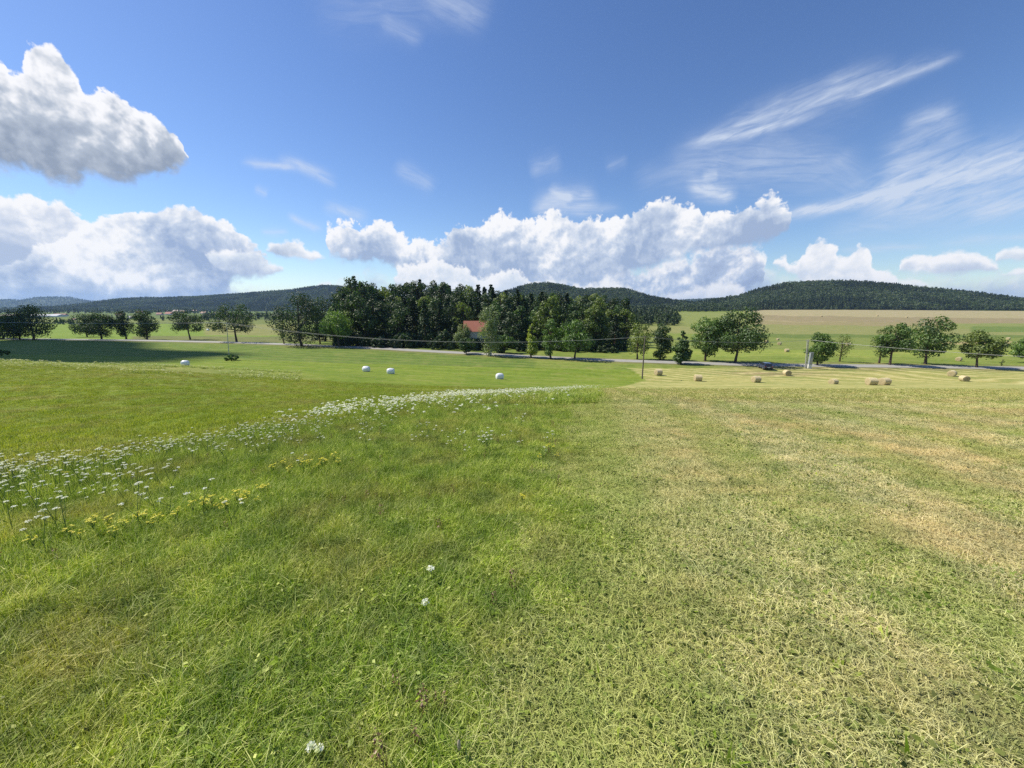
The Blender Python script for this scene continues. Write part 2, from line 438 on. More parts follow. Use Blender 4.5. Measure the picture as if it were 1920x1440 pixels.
class MB:
    """collects quads and triangles into one mesh"""
    def __init__(s): s.v = []; s.f = []
    def add(s, vs, fs):
        b = len(s.v); s.v += [tuple(q) for q in vs]; s.f += [tuple(b + i for i in f) for f in fs]; return s
    def box(s, c, d, rotz=0.0, taper=1.0):
        vs = []
        for z in (-1, 1):
            t = taper if z > 0 else 1.0
            for x, y in ((-1, -1), (1, -1), (1, 1), (-1, 1)):
                X, Y = x * d[0] / 2 * t, y * d[1] / 2 * t
                vs.append((c[0] + X * math.cos(rotz) - Y * math.sin(rotz), c[1] + X * math.sin(rotz) + Y * math.cos(rotz), c[2] + z * d[2] / 2))
        return s.add(vs, [(3, 2, 1, 0), (4, 5, 6, 7), (0, 1, 5, 4), (1, 2, 6, 5), (2, 3, 7, 6), (3, 0, 4, 7)])
    def tube(s, pts, rad, n=8, cap=True):
        pts = [Vector(p) for p in pts]; rings = []
        if not isinstance(rad, (list, tuple)): rad = [rad] * len(pts)
        for i, p in enumerate(pts):
            t = (pts[min(i + 1, len(pts) - 1)] - pts[max(i - 1, 0)]).normalized()
            a = Vector((0, 0, 1)) if abs(t.z) < .9 else Vector((1, 0, 0))
            e1 = t.cross(a).normalized(); e2 = t.cross(e1)
            rings.append([p + (e1 * math.cos(2 * math.pi * k / n) + e2 * math.sin(2 * math.pi * k / n)) * rad[i] for k in range(n)])
        vs = [q for r in rings for q in r]; fs = []
        for i in range(len(pts) - 1):
            for k in range(n): fs.append((i * n + k, i * n + (k + 1) % n, (i + 1) * n + (k + 1) % n, (i + 1) * n + k))
        if cap: fs += [tuple(reversed(range(n))), tuple(range((len(pts) - 1) * n, len(pts) * n))]
        return s.add(vs, fs)
    def lathe(s, prof, axis='x', n=28, c=(0, 0, 0)):
        """prof: (t, r) along the axis"""
        vs = []; fs = []
        for t, r in prof:
            for k in range(n):
                a = 2 * math.pi * k / n; p = (t, r * math.cos(a), r * math.sin(a))
                if axis == 'z': p = (p[1], p[2], p[0])
                if axis == 'y': p = (p[1], p[0], p[2])
                vs.append((p[0] + c[0], p[1] + c[1], p[2] + c[2]))
        for i in range(len(prof) - 1):
            for k in range(n): fs.append((i * n + k, i * n + (k + 1) % n, (i + 1) * n + (k + 1) % n, (i + 1) * n + k))
        fs += [tuple(reversed(range(n))), tuple(range((len(prof) - 1) * n, len(prof) * n))]
        return s.add(vs, fs)
    def mesh(s, name, mat=None, smooth=False):
        me = bpy.data.meshes.new(name); me.from_pydata(s.v, [], s.f); me.update()
        bm = bmesh.new(); bm.from_mesh(me); bmesh.ops.recalc_face_normals(bm, faces=bm.faces); bm.to_mesh(me); bm.free()
        if smooth:
            for p in me.polygons: p.use_smooth = True
            me.set_sharp_from_angle(angle=R(40))
        if mat: me.materials.append(mat)
        return me
    def build(s, name, mat, parent=None, smooth=False):
        o = bpy.data.objects.new(name, s.mesh(name, mat, smooth)); return link(o, parent)

# ------------------------------------------------------------------ materials
def mat_new(name):
    m = bpy.data.materials.new(name); m.use_nodes = True
    T = NT(m.node_tree); T.n.clear()
    out = T.n.new('ShaderNodeOutputMaterial')
    return m, T, out
def principled(T, out, col, rough=.8, bump=None, bump_d=.02, spec=.3, metallic=0.0, coat=0.0):
    b = T.n.new('ShaderNodeBsdfPrincipled'); T.put(b.inputs['Base Color'], col if not isinstance(col, tuple) else (*col, 1))
    T.put(b.inputs['Roughness'], rough); b.inputs['Specular IOR Level'].default_value = spec; b.inputs['Metallic'].default_value = metallic
    b.inputs['Coat Weight'].default_value = coat
    if bump is not None:
        n = T.n.new('ShaderNodeBump'); n.inputs['Distance'].default_value = bump_d; n.inputs['Strength'].default_value = 1; T.l.new(bump, n.inputs['Height']); T.l.new(n.outputs[0], b.inputs['Normal'])
    T.l.new(b.outputs[0], out.inputs[0]); return b
def simple(name, col, rough=.7, var=.15, scale=6.0, spec=.3, metallic=0.0, coat=0.0, bump_d=0.0):
    m, T, out = mat_new(name)
    g = T.n.new('ShaderNodeTexCoord').outputs['Object']
    nz = T.noise(g, scale, 5, .6)
    c = T.mix(nz, tuple(max(0, q * (1 - var)) for q in col), tuple(min(1, q * (1 + var)) for q in col))
    principled(T, out, c, rough, nz if bump_d else None, bump_d, spec, metallic, coat)
    return m
def leaf_mat(name, cols, trans=.35, rows=False, patch=.0, patch_cols=None, patch_scale=.5, rough=.55, per_object=True, spec=.25):
    """foliage: tint attribute picks between the colours, part of the light passes through"""
    m, T, out = mat_new(name)
    a = T.n.new('ShaderNodeAttribute'); a.attribute_name = 'tint'; t = a.outputs['Fac']
    oi = T.n.new('ShaderNodeObjectInfo').outputs['Random']
    if per_object: t = T.m('MULTIPLY_ADD', T.m('SUBTRACT', oi, .5), .35, t, clamp=True)
    ramp = T.n.new('ShaderNodeValToRGB'); e = ramp.color_ramp.elements
    while len(e) < len(cols): e.new(.5)
    for i, c in enumerate(cols): e[i].position = i / (len(cols) - 1); e[i].color = (*c, 1)
    T.l.new(t, ramp.inputs[0]); c = ramp.outputs[0]
    if patch_cols:
        pos = T.n.new('ShaderNodeNewGeometry').outputs['Position']
        nz = T.noise(pos, patch_scale, 4, .6)
        f = T.m('MULTIPLY', T.mr(nz, .46, .64), patch)
        c = T.mix(f, c, patch_cols, 'MIX')
        n3 = T.noise(pos, 3.0, 4, .65)     # mixed species: darker and lighter clumps a hand or two across
        c = T.mix(T.mr(n3, .34, .66), T.mix(1.0, c, (.50, .60, .52), 'MULTIPLY'), T.mix(1.0, c, (1.18, 1.12, 1.1), 'MULTIPLY'))
        n2 = T.noise(pos, patch_scale * .23, 2, .5)
        c = T.mix(T.mr(n2, .35, .65), T.mix(1.0, c, (.82, .88, .9), 'MULTIPLY'), c)
    if rows:      # the mown field: greener by the meadow's edge, pale and green swathes running down the slope
        px_, py_, pz_ = T.sep(pos)
        lat = T.m('ADD', T.m('SUBTRACT', px_, T.m('MULTIPLY', py_, .21)), T.m('MULTIPLY', T.m('SUBTRACT', T.noise(pos, .5, 3, .6), .5), 2.4))
        c = T.mix(T.mr(lat, 2.6, -.2, 0, .55), c, T.mix(t, (.10, .17, .02), (.42, .50, .10)))
        sn = T.m('SINE', T.m('MULTIPLY', T.m('ADD', T.m('SUBTRACT', px_, T.m('MULTIPLY', py_, .23)), T.m('MULTIPLY', T.noise(pos, .2, 2, .5), .8)), 2 * math.pi / 1.9))
        brk = T.mr(T.noise(pos, .9, 4, .65), .36, .62, .25, 1)
        c = T.mix(T.m('MULTIPLY', T.mr(sn, .9, -.5, 0, .26), brk), c, T.mix(t, (.28, .24, .11), (.86, .76, .42)))
        c = T.mix(T.m('MULTIPLY', T.mr(sn, -.2, .8, 0, .55), brk), c, T.mix(t, (.11, .18, .02), (.46, .51, .14)))
    d = T.n.new('ShaderNodeBsdfDiffuse'); tr = T.n.new('ShaderNodeBsdfTranslucent'); gl = T.n.new('ShaderNodeBsdfGlossy')
    T.put(d.inputs[0], c); T.put(tr.inputs[0], T.mix(1.0, c, (1.25, 1.35, .6), 'MULTIPLY')); gl.inputs['Roughness'].default_value = rough
    gl.inputs[0].default_value = (1, 1, 1, 1)
    ms = T.n.new('ShaderNodeMixShader'); ms.inputs[0].default_value = trans; T.l.new(d.outputs[0], ms.inputs[1]); T.l.new(tr.outputs[0], ms.inputs[2])
    m2 = T.n.new('ShaderNodeMixShader'); m2.inputs[0].default_value = spec * .16; T.l.new(ms.outputs[0], m2.inputs[1]); T.l.new(gl.outputs[0], m2.inputs[2])
    T.l.new(m2.outputs[0], out.inputs[0])
    return m

# ------------------------------------------------------------------ zones of the ground
# edge of the unmown meadow on the far/left side (the flowering strip runs along it) and on the mown side
_far = [hit(px, py, 1.5) for px, py in ((-260, 965), (-100, 938), (20, 915), (200, 882), (400, 838), (550, 806), (700, 776), (800, 761), (900, 748), (1000, 739), (1100, 731))]
_bord = [hit(px, py) for px, py in ((930, 1440), (965, 1250), (990, 1120), (1020, 1000), (1045, 900), (1062, 850), (1085, 790), (1100, 755), (1107, 740))]
STRIP = [(p.x, p.y) for p in _far]
BORD = [(-.35, -30.), (-.3, .2)] + [(p.x, p.y) for p in _bord]
_tip = (max(STRIP[-1][0], BORD[-1][0]) , max(STRIP[-1][1], BORD[-1][1]) + 1.5)
print('STRIP', [(round(a, 1), round(b, 1)) for a, b in STRIP]); print('BORD', [(round(a, 2), round(b, 1)) for a, b in BORD])
POLE_Y = 80.0
PB = at(1204, POLE_Y)
MEADOW = BORD + [_tip] + STRIP[::-1] + [(-80, 4.0), (-80, -30.)]
def inside(x, y, poly):
    x = np.asarray(x, float); y = np.asarray(y, float); c = np.zeros(x.shape, bool)
    n = len(poly)
    for i in range(n):
        (x0, y0), (x1, y1) = poly[i], poly[(i + 1) % n]
        if y0 == y1: continue
        t = (y0 > y) != (y1 > y)
        c ^= t & (x < (x1 - x0) * (y - y0) / (y1 - y0) + x0)
    return c
def seg_dist(x, y, line):
    x = np.asarray(x, float); y = np.asarray(y, float); d = np.full(x.shape, 1e9)
    for (x0, y0), (x1, y1) in zip(line[:-1], line[1:]):
        L2 = (x1 - x0) ** 2 + (y1 - y0) ** 2 + 1e-9
        t = np.clip(((x - x0) * (x1 - x0) + (y - y0) * (y1 - y0)) / L2, 0, 1)
        d = np.minimum(d, np.hypot(x - x0 - t * (x1 - x0), y - y0 - t * (y1 - y0)))
    return d
_r1 = hit(1186, 690, 85); 
# the mown hay field: right of the border, then right of a line past the pole to the road
HAY = BORD + [_tip, (PB.x - 3.5, PB.y - 8), (PB.x + 1.0, PB.y), (PB.x + 2, PB.y + 16), (400, 120), (400, -30)]

# ------------------------------------------------------------------ road
ROAD_PX = [(-500, 634), (-250, 634.5), (0, 636), (200, 638), (440, 642), (560, 646.5), (700, 654), (850, 662), (1000, 669), (1100, 674), (1200, 679.5), (1320, 682.5), (1430, 685), (1550, 686.5), (1700, 687.5), (1800, 688.5), (1920, 690.5), (2150, 694), (2500, 700)]
road_pts = [hit(px, py, 88) for px, py in ROAD_PX]
def smooth_line(p, n=6):
    p = [Vector((q[0], q[1])) for q in p]; out = []
    for i in range(len(p) - 1):
        a, b, c, d = p[max(i - 1, 0)], p[i], p[i + 1], p[min(i + 2, len(p) - 1)]
        for k in range(n):
            t = k / n
            out.append(.5 * ((2 * b) + (c - a) * t + (2 * a - 5 * b + 4 * c - d) * t * t + (3 * b - a - 3 * c + d) * t ** 3))
    out.append(p[-1]); return out
_rp = np.array([(q.x, q.y) for q in road_pts])
for _ in range(2): _rp[1:-1] = (_rp[:-2] + 2 * _rp[1:-1] + _rp[2:]) / 4
print('ROAD', [(round(a), round(b)) for a, b in _rp])
ROAD = smooth_line(_rp, 8)
ROADL = [(p.x, p.y) for p in ROAD]

# ------------------------------------------------------------------ ground sheet
def cover_colour(x, y, z):
    """what grows where: base colours by field, darkened between the near tufts"""
    n = len(x); c = np.zeros((n, 3))
    px, py = project(x, np.maximum(y, 1.0), z)
    jx = x + (vnoise(x * .9, y * .9, 3) - .5) * .5; jy = y + (vnoise(x * .9, y * .9, 4) - .5) * .5
    green = np.array([.175, .24, .032]); c[:] = green
    far = y > 93
    # beyond the road: strips of pasture, stubble and ploughed land
    wob = (vnoise(px / 60., px * 0, 5) - .5) * 5
    P = py + wob * .5
    def band(a, b, x0, x1, col, tilt=0.0):
        q = P - tilt * (px - 1500); m = far & (q >= a) & (q < b) & (px >= x0) & (px < x1)
        c[m] = col
    band(560, 700, -9000, 9000, (.13, .19, .04))
    band(606, 640, -9000, 520, (.18, .27, .045))
    band(606, 628, 380, 560, (.24, .24, .09))
    band(598, 607, -9000, 640, (.16, .19, .06)); band(560, 598, -9000, 700, (.10, .15, .05))
    band(630, 640, 250, 700, (.16, .17, .07))
    band(560, 700, 1000, 9000, (.19, .24, .05))
    band(655, 668, 1180, 9000, (.25, .30, .06))
    band(633, 655, 1180, 9000, (.185, .225, .06))
    band(625, 633, 1380, 9000, (.12, .17, .045), .0)
    band(640, 645, 1750, 9000, (.34, .28, .13))
    band(608, 626, 1180, 9000, (.25, .25, .095), .004)
    band(602, 609, 1400, 9000, (.30, .24, .13), .008)
    band(578, 603, 1400, 1780, (.37, .30, .17), .006)
    band(592, 602, 1400, 9000, (.30, .23, .14), .012)
    band(578, 592, 1400, 9000, (.40, .33, .19), .012)
    band(585, 612, 1200, 1408, (.22, .25, .075), 0)
    band(606, 616, 1780, 9000, (.22, .25, .08)); band(612, 622, 1820, 9000, (.13, .19, .05))
    c[far & (P < 579)] = (.06, .09, .03)
    hay = inside(jx, jy, HAY)
    c[hay] = (.37, .355, .115)
    dist = np.hypot(x, y)
    mead = inside(jx, jy, MEADOW)
    c[mead] = (.16, .21, .05)
    # reddish ripe grass towards the tip of the meadow
    ripe = mead & (y > 9); f = np.clip((y[ripe] - 9) / 12, 0, 1)[:, None]
    c[ripe] = c[ripe] * (1 - f) + np.array([.25, .235, .085]) * f
    # pale, dry brow on the left
    brow = (~mead) & (~hay) & (y > 26) & (y < 62) & (px < 620)
    w = np.clip((y - 26) / 10, 0, 1) * np.clip((62 - y) / 6, 0, 1) * np.clip((620 - px) / 250, 0, 1)
    w = np.where(brow, w, 0)[:, None] * .55; c = c * (1 - w) + np.array([.26, .27, .085]) * w
    # thatch and soil between the modelled tufts, painted darker to deepen the shade there
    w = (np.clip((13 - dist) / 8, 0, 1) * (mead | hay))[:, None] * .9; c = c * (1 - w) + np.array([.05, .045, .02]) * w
    # verge of the road, worn and dry
    rd = seg_dist(x, y, ROADL[::2])
    v = np.clip(1 - (rd - 3.0 - 3.5 * vnoise(x / 6., y / 6., 9)) / 4.0, 0, 1)[:, None] * .75
    c = c * (1 - v) + np.array([.19, .175, .075]) * v
    # trodden patch by the parked car
    pc = at(1455, 90); g = np.exp(-(((x - pc.x) / 13) ** 2 + ((y - pc.y) / 3.2) ** 2))[:, None] * .8
    c = c * (1 - g) + np.array([.30, .22, .13]) * g
    return c, mead.astype(float), hay.astype(float)

def build_ground():
    ys = np.concatenate([np.linspace(-40, .6, 22), np.exp(np.linspace(math.log(.8), math.log(120.), 420)), np.exp(np.linspace(math.log(120.), math.log(9000.), 150))[1:]])
    us = np.concatenate([[-9, -6, -4, -3, -2.4], np.linspace(-2, 2, 361), [2.4, 3, 4, 6, 9]])
    Yg, Ug = np.meshgrid(ys, us, indexing='ij'); Xg = Ug * np.sqrt(Yg ** 2 + 6.0)
    Zg = ground(Xg.ravel(), Yg.ravel()); X = Xg.ravel(); Y = Yg.ravel()
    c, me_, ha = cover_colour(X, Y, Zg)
    nu = len(us); idx = np.arange(len(ys) * nu).reshape(len(ys), nu)
    f = np.stack([idx[:-1, :-1], idx[:-1, 1:], idx[1:, 1:], idx[1:, :-1]], -1).reshape(-1, 4)
    m, T, out = mat_new('field_ground')
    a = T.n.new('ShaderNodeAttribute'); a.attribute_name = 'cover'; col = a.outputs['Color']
    h = T.n.new('ShaderNodeAttribute'); h.attribute_name = 'hay'; hay = h.outputs['Fac']
    pos = T.n.new('ShaderNodeNewGeometry').outputs['Position']
    x, y, z = T.sep(pos)
    n1 = T.noise(pos, .11, 4, .6); n2 = T.noise(pos, .9, 5, .65); n3 = T.noise(pos, 9, 5, .7)
    fl = T.comb(x, T.m('MULTIPLY', y, 1.0), 0)
    # large soft variation, then tufts
    c1 = T.mix(T.mr(n1, .3, .7), T.mix(1.0, col, (.78, .86, .8), 'MULTIPLY'), T.mix(1.0, col, (1.2, 1.1, 1.2), 'MULTIPLY'))
    c1 = T.mix(T.mr(n2, .35, .68), T.mix(1.0, c1, (.72, .78, .7), 'MULTIPLY'), T.mix(1.0, c1, (1.2, 1.14, 1.25), 'MULTIPLY'))
    c1 = T.mix(T.mr(n3, .3, .7), T.mix(1.0, c1, (.6, .62, .55), 'MULTIPLY'), T.mix(1.0, c1, (1.3, 1.26, 1.35), 'MULTIPLY'))
    mt = T.mr(T.noise(pos, .28, 4, .65), .5, .68)
    c1 = T.mix(T.m('MULTIPLY', mt, T.m('MULTIPLY', T.m('SUBTRACT', 1.0, hay), .5)), c1, (.27, .25, .085))
    # swathes of the mown field: curved rows of pale cut hay
    wx = T.noise(pos, .022, 2, .5); 
    q = T.m('ADD', T.m('MULTIPLY', y, .95), T.m('MULTIPLY_ADD', x, .42, T.m('MULTIPLY', wx, 55)))
    q = T.m('MULTIPLY_ADD', T.noise(pos, .35, 3, .6), 1.6, q)
    s1 = T.m('SINE', T.m('MULTIPLY', q, 2 * math.pi / 5.2))
    far = T.mr(y, 34, 60)
    sw = T.m('MULTIPLY', T.m('MULTIPLY', T.mr(s1, .1, .9), T.mr(T.noise(pos, .5, 3, .6), .3, .6)), T.m('MULTIPLY', far, hay))
    dk = T.m('MULTIPLY', T.mr(s1, -.3, -1.0), T.m('MULTIPLY', far, hay))
    c1 = T.mix(T.m('MULTIPLY', dk, .4), c1, (.17, .23, .05))
    c1 = T.mix(T.m('MULTIPLY', sw, .8), c1, (.52, .47, .21))
    # mowing tracks running away from the viewer
    tr = T.m('SINE', T.m('MULTIPLY', T.m('ADD', T.m('SUBTRACT', x, T.m('MULTIPLY', y, .23)), T.m('MULTIPLY', T.noise(pos, .2, 2, .5), .8)), 2 * math.pi / 1.9))
    trm = T.m('MULTIPLY', hay, T.mr(y, 75, 45))
    c1 = T.mix(T.m('MULTIPLY', T.m('MULTIPLY', T.mr(tr, -.1, .8), trm), .35), c1, (.20, .27, .06))
    c1 = T.mix(T.m('MULTIPLY', T.m('MULTIPLY', T.mr(tr, .9, -.5), trm), .2), c1, (.50, .44, .22))
    # faint mowing rows on the green valley field and the fields beyond
    gr = T.m('SINE', T.m('MULTIPLY', T.m('ADD', T.m('MULTIPLY_ADD', x, .18, y), T.m('MULTIPLY', n1, 6)), 2 * math.pi / 6.5))
    c1 = T.mix(T.m('MULTIPLY', T.m('MULTIPLY', T.mr(gr, -.6, .8), T.mr(y, 40, 80)), T.m('MULTIPLY', T.m('SUBTRACT', 1.0, hay), .22)), c1, (.24, .33, .06))
    b = principled(T, out, c1, .95, T.m('MULTIPLY_ADD', n3, .5, n2), .05, .05)
    me = np_mesh('ground', np.stack([X, Y, Zg], 1), f, m, True, {'cover': c, 'hay': ha})
    tag(link(bpy.data.objects.new('ground', me)), kind='structure')
build_ground()

def build_road():
    m, T, out = mat_new('asphalt')
    g = T.n.new('ShaderNodeNewGeometry').outputs['Position']
    a = T.noise(g, 25, 5, .7); b = T.noise(g, .6, 4, .6)
    c = T.mix(a, (.26, .255, .24), (.40, .39, .36)); c = T.mix(T.mr(b, .35, .7), c, (.30, .285, .25))
    principled(T, out, c, .85, a, .004)
    W = 2.6; mb = MB(); rows = []
    for i, p in enumerate(ROAD):
        t = (ROAD[min(i + 1, len(ROAD) - 1)] - ROAD[max(i - 1, 0)]).normalized(); n = Vector((-t.y, t.x))
        zc = float(ground(p.x, p.y))
        z = max(zc, *(float(ground(p.x + n.x * W * k, p.y + n.y * W * k)) for k in (-1.15, -.5, .5, 1.15))) + .10
        rows.append((p, n, z))
    zs = np.array([r[2] for r in rows]); 
    for _ in range(6): zs[1:-1] = np.maximum(zs[1:-1], (zs[:-2] + zs[2:]) / 2)
    prof = [(-W - .9, -.55), (-W, -.02), (-W * .5, .025), (0, .05), (W * .5, .025), (W, -.02), (W + .9, -.55)]
    vs = []; fs = []; k = len(prof)
    for (p, n, _z), z in zip(rows, zs):
        for d, h in prof: vs.append((p.x + n.x * d, p.y + n.y * d, z + h))
    for i in range(len(rows) - 1):
        for j in range(k - 1): fs.append((i * k + j, i * k + j + 1, (i + 1) * k + j + 1, (i + 1) * k + j))
    me = bpy.data.meshes.new('road'); me.from_pydata(vs, [], fs); me.update()
    sm = simple('road_shoulder', (.20, .19, .10), .95, .4, 3)
    me.materials.append(m); me.materials.append(sm)
    for i, p in enumerate(me.polygons): p.material_index = 1 if i % (k - 1) in (0, k - 2) else 0
    tag(link(bpy.data.objects.new('road', me)), kind='structure')
    return rows, zs
ROWS, ROADZ = build_road()
# ------------------------------------------------------------------ scattered stuff (geometry nodes, one object per kind of growth)
def scatter(name, pts, rot, scl, idx, protos, label=None):
    me = bpy.data.meshes.new(name); pts = np.asarray(pts, np.float32)
    me.vertices.add(len(pts)); me.vertices.foreach_set('co', pts.ravel())
    a = me.attributes.new('rot', 'FLOAT_VECTOR', 'POINT'); a.data.foreach_set('vector', np.asarray(rot, np.float32).ravel())
    a = me.attributes.new('scl', 'FLOAT_VECTOR', 'POINT'); a.data.foreach_set('vector', np.asarray(scl, np.float32).ravel())
    a = me.attributes.new('idx', 'INT', 'POINT'); a.data.foreach_set('value', np.asarray(idx, np.int32))
    o = link(bpy.data.objects.new(name, me))
    pc = bpy.data.collections.new(name + '_source')
    for i, p in enumerate(protos):
        q = bpy.data.objects.new('%s_source_%02d' % (name, i), p); pc.objects.link(q)
    ng = bpy.data.node_groups.new(name, 'GeometryNodeTree')
    ng.interface.new_socket('Geometry', in_out='INPUT', socket_type='NodeSocketGeometry')
    ng.interface.new_socket('Geometry', in_out='OUTPUT', socket_type='NodeSocketGeometry')
    n = ng.nodes; l = ng.links
    gi = n.new('NodeGroupInput'); go = n.new('NodeGroupOutput'); ip = n.new('GeometryNodeInstanceOnPoints'); ci = n.new('GeometryNodeCollectionInfo')
    ci.inputs['Collection'].default_value = pc; ci.inputs['Separate Children'].default_value = True; ci.inputs['Reset Children'].default_value = True
    def na(nm, ty):
        q = n.new('GeometryNodeInputNamedAttribute'); q.data_type = ty; q.inputs['Name'].default_value = nm; return q.outputs['Attribute']
    er = n.new('FunctionNodeEulerToRotation'); l.new(na('rot', 'FLOAT_VECTOR'), er.inputs[0])
    l.new(gi.outputs[0], ip.inputs['Points']); l.new(ci.outputs[0], ip.inputs['Instance']); ip.inputs['Pick Instance'].default_value = True
    l.new(na('idx', 'INT'), ip.inputs['Instance Index']); l.new(er.outputs[0], ip.inputs['Rotation']); l.new(na('scl', 'FLOAT_VECTOR'), ip.inputs['Scale'])
    l.new(ip.outputs[0], go.inputs[0])
    md = o.modifiers.new('scatter', 'NODES'); md.node_group = ng
    return tag(o, label, kind='stuff')

def blades(r, n, rad, h0, h1, w0, w1, lean=.35, bend=.6, flat=0.0, tint=(0, 1), seg=3):
    """n grass blades as ribbons: returns verts, quads, tint"""
    V = []; Fq = []; T_ = []
    ang = r.uniform(0, 2 * np.pi, n); rr = rad * np.sqrt(r.uniform(0, 1, n))
    for i in range(n):
        h = r.uniform(h0, h1); w = r.uniform(w0, w1); dz = r.uniform(0, 2 * np.pi); ln = abs(r.normal(0, lean)); t = r.uniform(*tint)
        x0, y0 = rr[i] * math.cos(ang[i]), rr[i] * math.sin(ang[i])
        dx, dy = math.cos(dz), math.sin(dz); sx, sy = -dy, dx
        tw = r.uniform(-1, 1)
        lie = r.uniform(0, 1) < flat
        zb = r.uniform(.0, .02) + (r.uniform(.0, .03) if lie else -.01)
        b = len(V)
        for k in range(seg + 1):
            s = k / seg
            if lie:
                px_ = s * h; pz = zb + .015 * math.sin(s * 3.1) + r.uniform(-.004, .004)
                c2 = tw * .35 * s * s * h
            else:
                q = ln * s + bend * ln * s * s * 1.4; px_ = h * s * math.sin(min(q, 1.9)); pz = zb + h * s * math.cos(min(q, 1.9)); c2 = 0
            ww = w * (1 - .85 * s ** 1.6) * .5
            cx, cy = x0 + dx * px_ + sx * c2, y0 + dy * px_ + sy * c2
            V.append((cx + sx * ww, cy + sy * ww, pz)); V.append((cx - sx * ww, cy - sy * ww, pz + (w * .3 if lie else 0)))
            T_ += [t + .08 * s] * 2
        for k in range(seg): Fq.append((b + 2 * k, b + 2 * k + 1, b + 2 * k + 3, b + 2 * k + 2))
    return V, Fq, T_
def leaflets(r, n, rad, h0, h1, size, tint=(0, 1), tilt=.5):
    V = []; Fq = []; T_ = []
    for i in range(n):
        a = r.uniform(0, 6.28); q = rad * math.sqrt(r.uniform()); c = Vector((q * math.cos(a), q * math.sin(a), r.uniform(h0, h1)))
        s = size * r.uniform(.6, 1.3); e = Euler((r.normal(0, tilt), r.normal(0, tilt), r.uniform(0, 6.28))).to_matrix(); t = r.uniform(*tint); b = len(V)
        for u, v in ((-.5, 0), (0, -.32), (.5, 0), (0, .32)): V.append(tuple(c + e @ Vector((u * s * 1.5, v * s * 1.5, 0)))); T_.append(t)
        Fq.append((b, b + 1, b + 2, b + 3))
    return V, Fq, T_
def combine(*parts):
    V = []; Fq = []; T_ = []
    for v, f, t in parts:
        b = len(V); V += v; Fq += [tuple(b + i for i in q) for q in f]; T_ += t
    return V, Fq, T_
def clump(name, parts, mat):
    V, Fq, T_ = combine(*parts)
    return np_mesh(name, V, Fq, mat, False, {'tint': np.clip(T_, 0, 1)})

# tint 0 dark green .. 1 bright; patches of brown ripe grass
M_GRASS = leaf_mat('meadow_grass', [(.022, .045, .004), (.15, .245, .010), (.38, .50, .026), (.76, .75, .25)], .24, False, .42, (.46, .35, .13), 1.1, spec=.12)
M_HAY = leaf_mat('mown_grass', [(.035, .07, .008), (.19, .285, .024), (.56, .475, .17), (.97, .84, .48)], .13, True, .62, (.62, .46, .22), .6, spec=.04)
M_LUSH = leaf_mat('short_green_grass', [(.14, .185, .015), (.36, .40, .036), (.56, .57, .085)], .3, False, .8, (.46, .38, .14), .35, spec=.1)
M_SEED = leaf_mat('seed_heads', [(.14, .06, .03), (.22, .12, .06), (.30, .22, .11)], .15)

def plant_protos():
    r = np.random.default_rng(3)
    mead = []
    for k in range(6):
        p = [blades(r, 78, .13, .05, .135, .0018, .004, .4, .7, tint=(.15, .9)), blades(r, 22, .14, .03, .09, .003, .007, .8, .5, tint=(.0, .6)), blades(r, 5, .14, .08, .18, .001, .002, .5, .3, flat=.3, tint=(.9, 1.)), leaflets(r, 18, .14, .01, .06, .009, (.2, .9), .8)]
        if k % 2: p.append(leaflets(r, 26, .14, .02, .07, .012, (.1, .7)))
        mead.append(clump('grass_tuft', p, M_GRASS))
    # tuft with broad leaves
    mead.append(clump('grass_tuft', [leaflets(r, 30, .12, .02, .08, .018, (.2, .8), .6), blades(r, 50, .13, .06, .14, .002, .005, .4, tint=(.3, .9))], M_GRASS))
    hay = []
    for k in range(7):
        p = [blades(r, 70, .14, .015, .045, .002, .0045, .5, .7, tint=(.0, .55)), blades(r, 58, .15, .02, .08, .001, .0024, .4, flat=1.0, tint=(.62, 1.0)), blades(r, 24, .15, .015, .05, .002, .005, .7, flat=.7, tint=(.2, .9)), leaflets(r, 30, .14, .008, .035, .008, (.05, .7), .8)]
        if k % 3 == 0: p.append(leaflets(r, 22, .13, .015, .05, .018, (.05, .4)))
        if k == 5: p.append(blades(r, 3, .1, .2, .4, .0015, .0025, .4, flat=1.0, tint=(.85, 1.0)))
        hay.append(clump('stubble_tuft', p, M_HAY))
    r = np.random.default_rng(44)
    for k in range(2): mead.append(clump('tall_tuft', [blades(r, 40, .05, .10, .18, .0022, .0045, .45, .7, tint=(.3, 1.)), blades(r, 50, .13, .04, .10, .002, .004, .4, .7, tint=(.0, .8)), leaflets(r, 40, .14, .02, .08, .013, (.1, .9), .8)], M_GRASS))
    lush = [clump('turf_tuft', [blades(r, 60, .25, .06, .13, .006, .011, .4, .6, tint=(.1, .9))], M_LUSH) for k in range(3)]
    meadF = [clump('far_tuft', [blades(r, 44, .35, .14, .36, .009, .018, .35, .6, tint=(.1, .8)), blades(r, 8, .35, .2, .42, .006, .010, .4, .4, tint=(.85, 1.)) ], M_GRASS) for k in range(4)]
    hayF = [clump('far_stubble', [blades(r, 60, .35, .03, .09, .006, .012, .6, .6, tint=(.0, .6)), blades(r, 30, .35, .08, .2, .004, .008, .4, flat=1.0, tint=(.4, .85))], M_HAY) for k in range(4)]
    return mead, hay, lush, meadF, hayF
P_MEAD, P_HAY, P_LUSH, P_MEADF, P_HAYF = plant_protos()

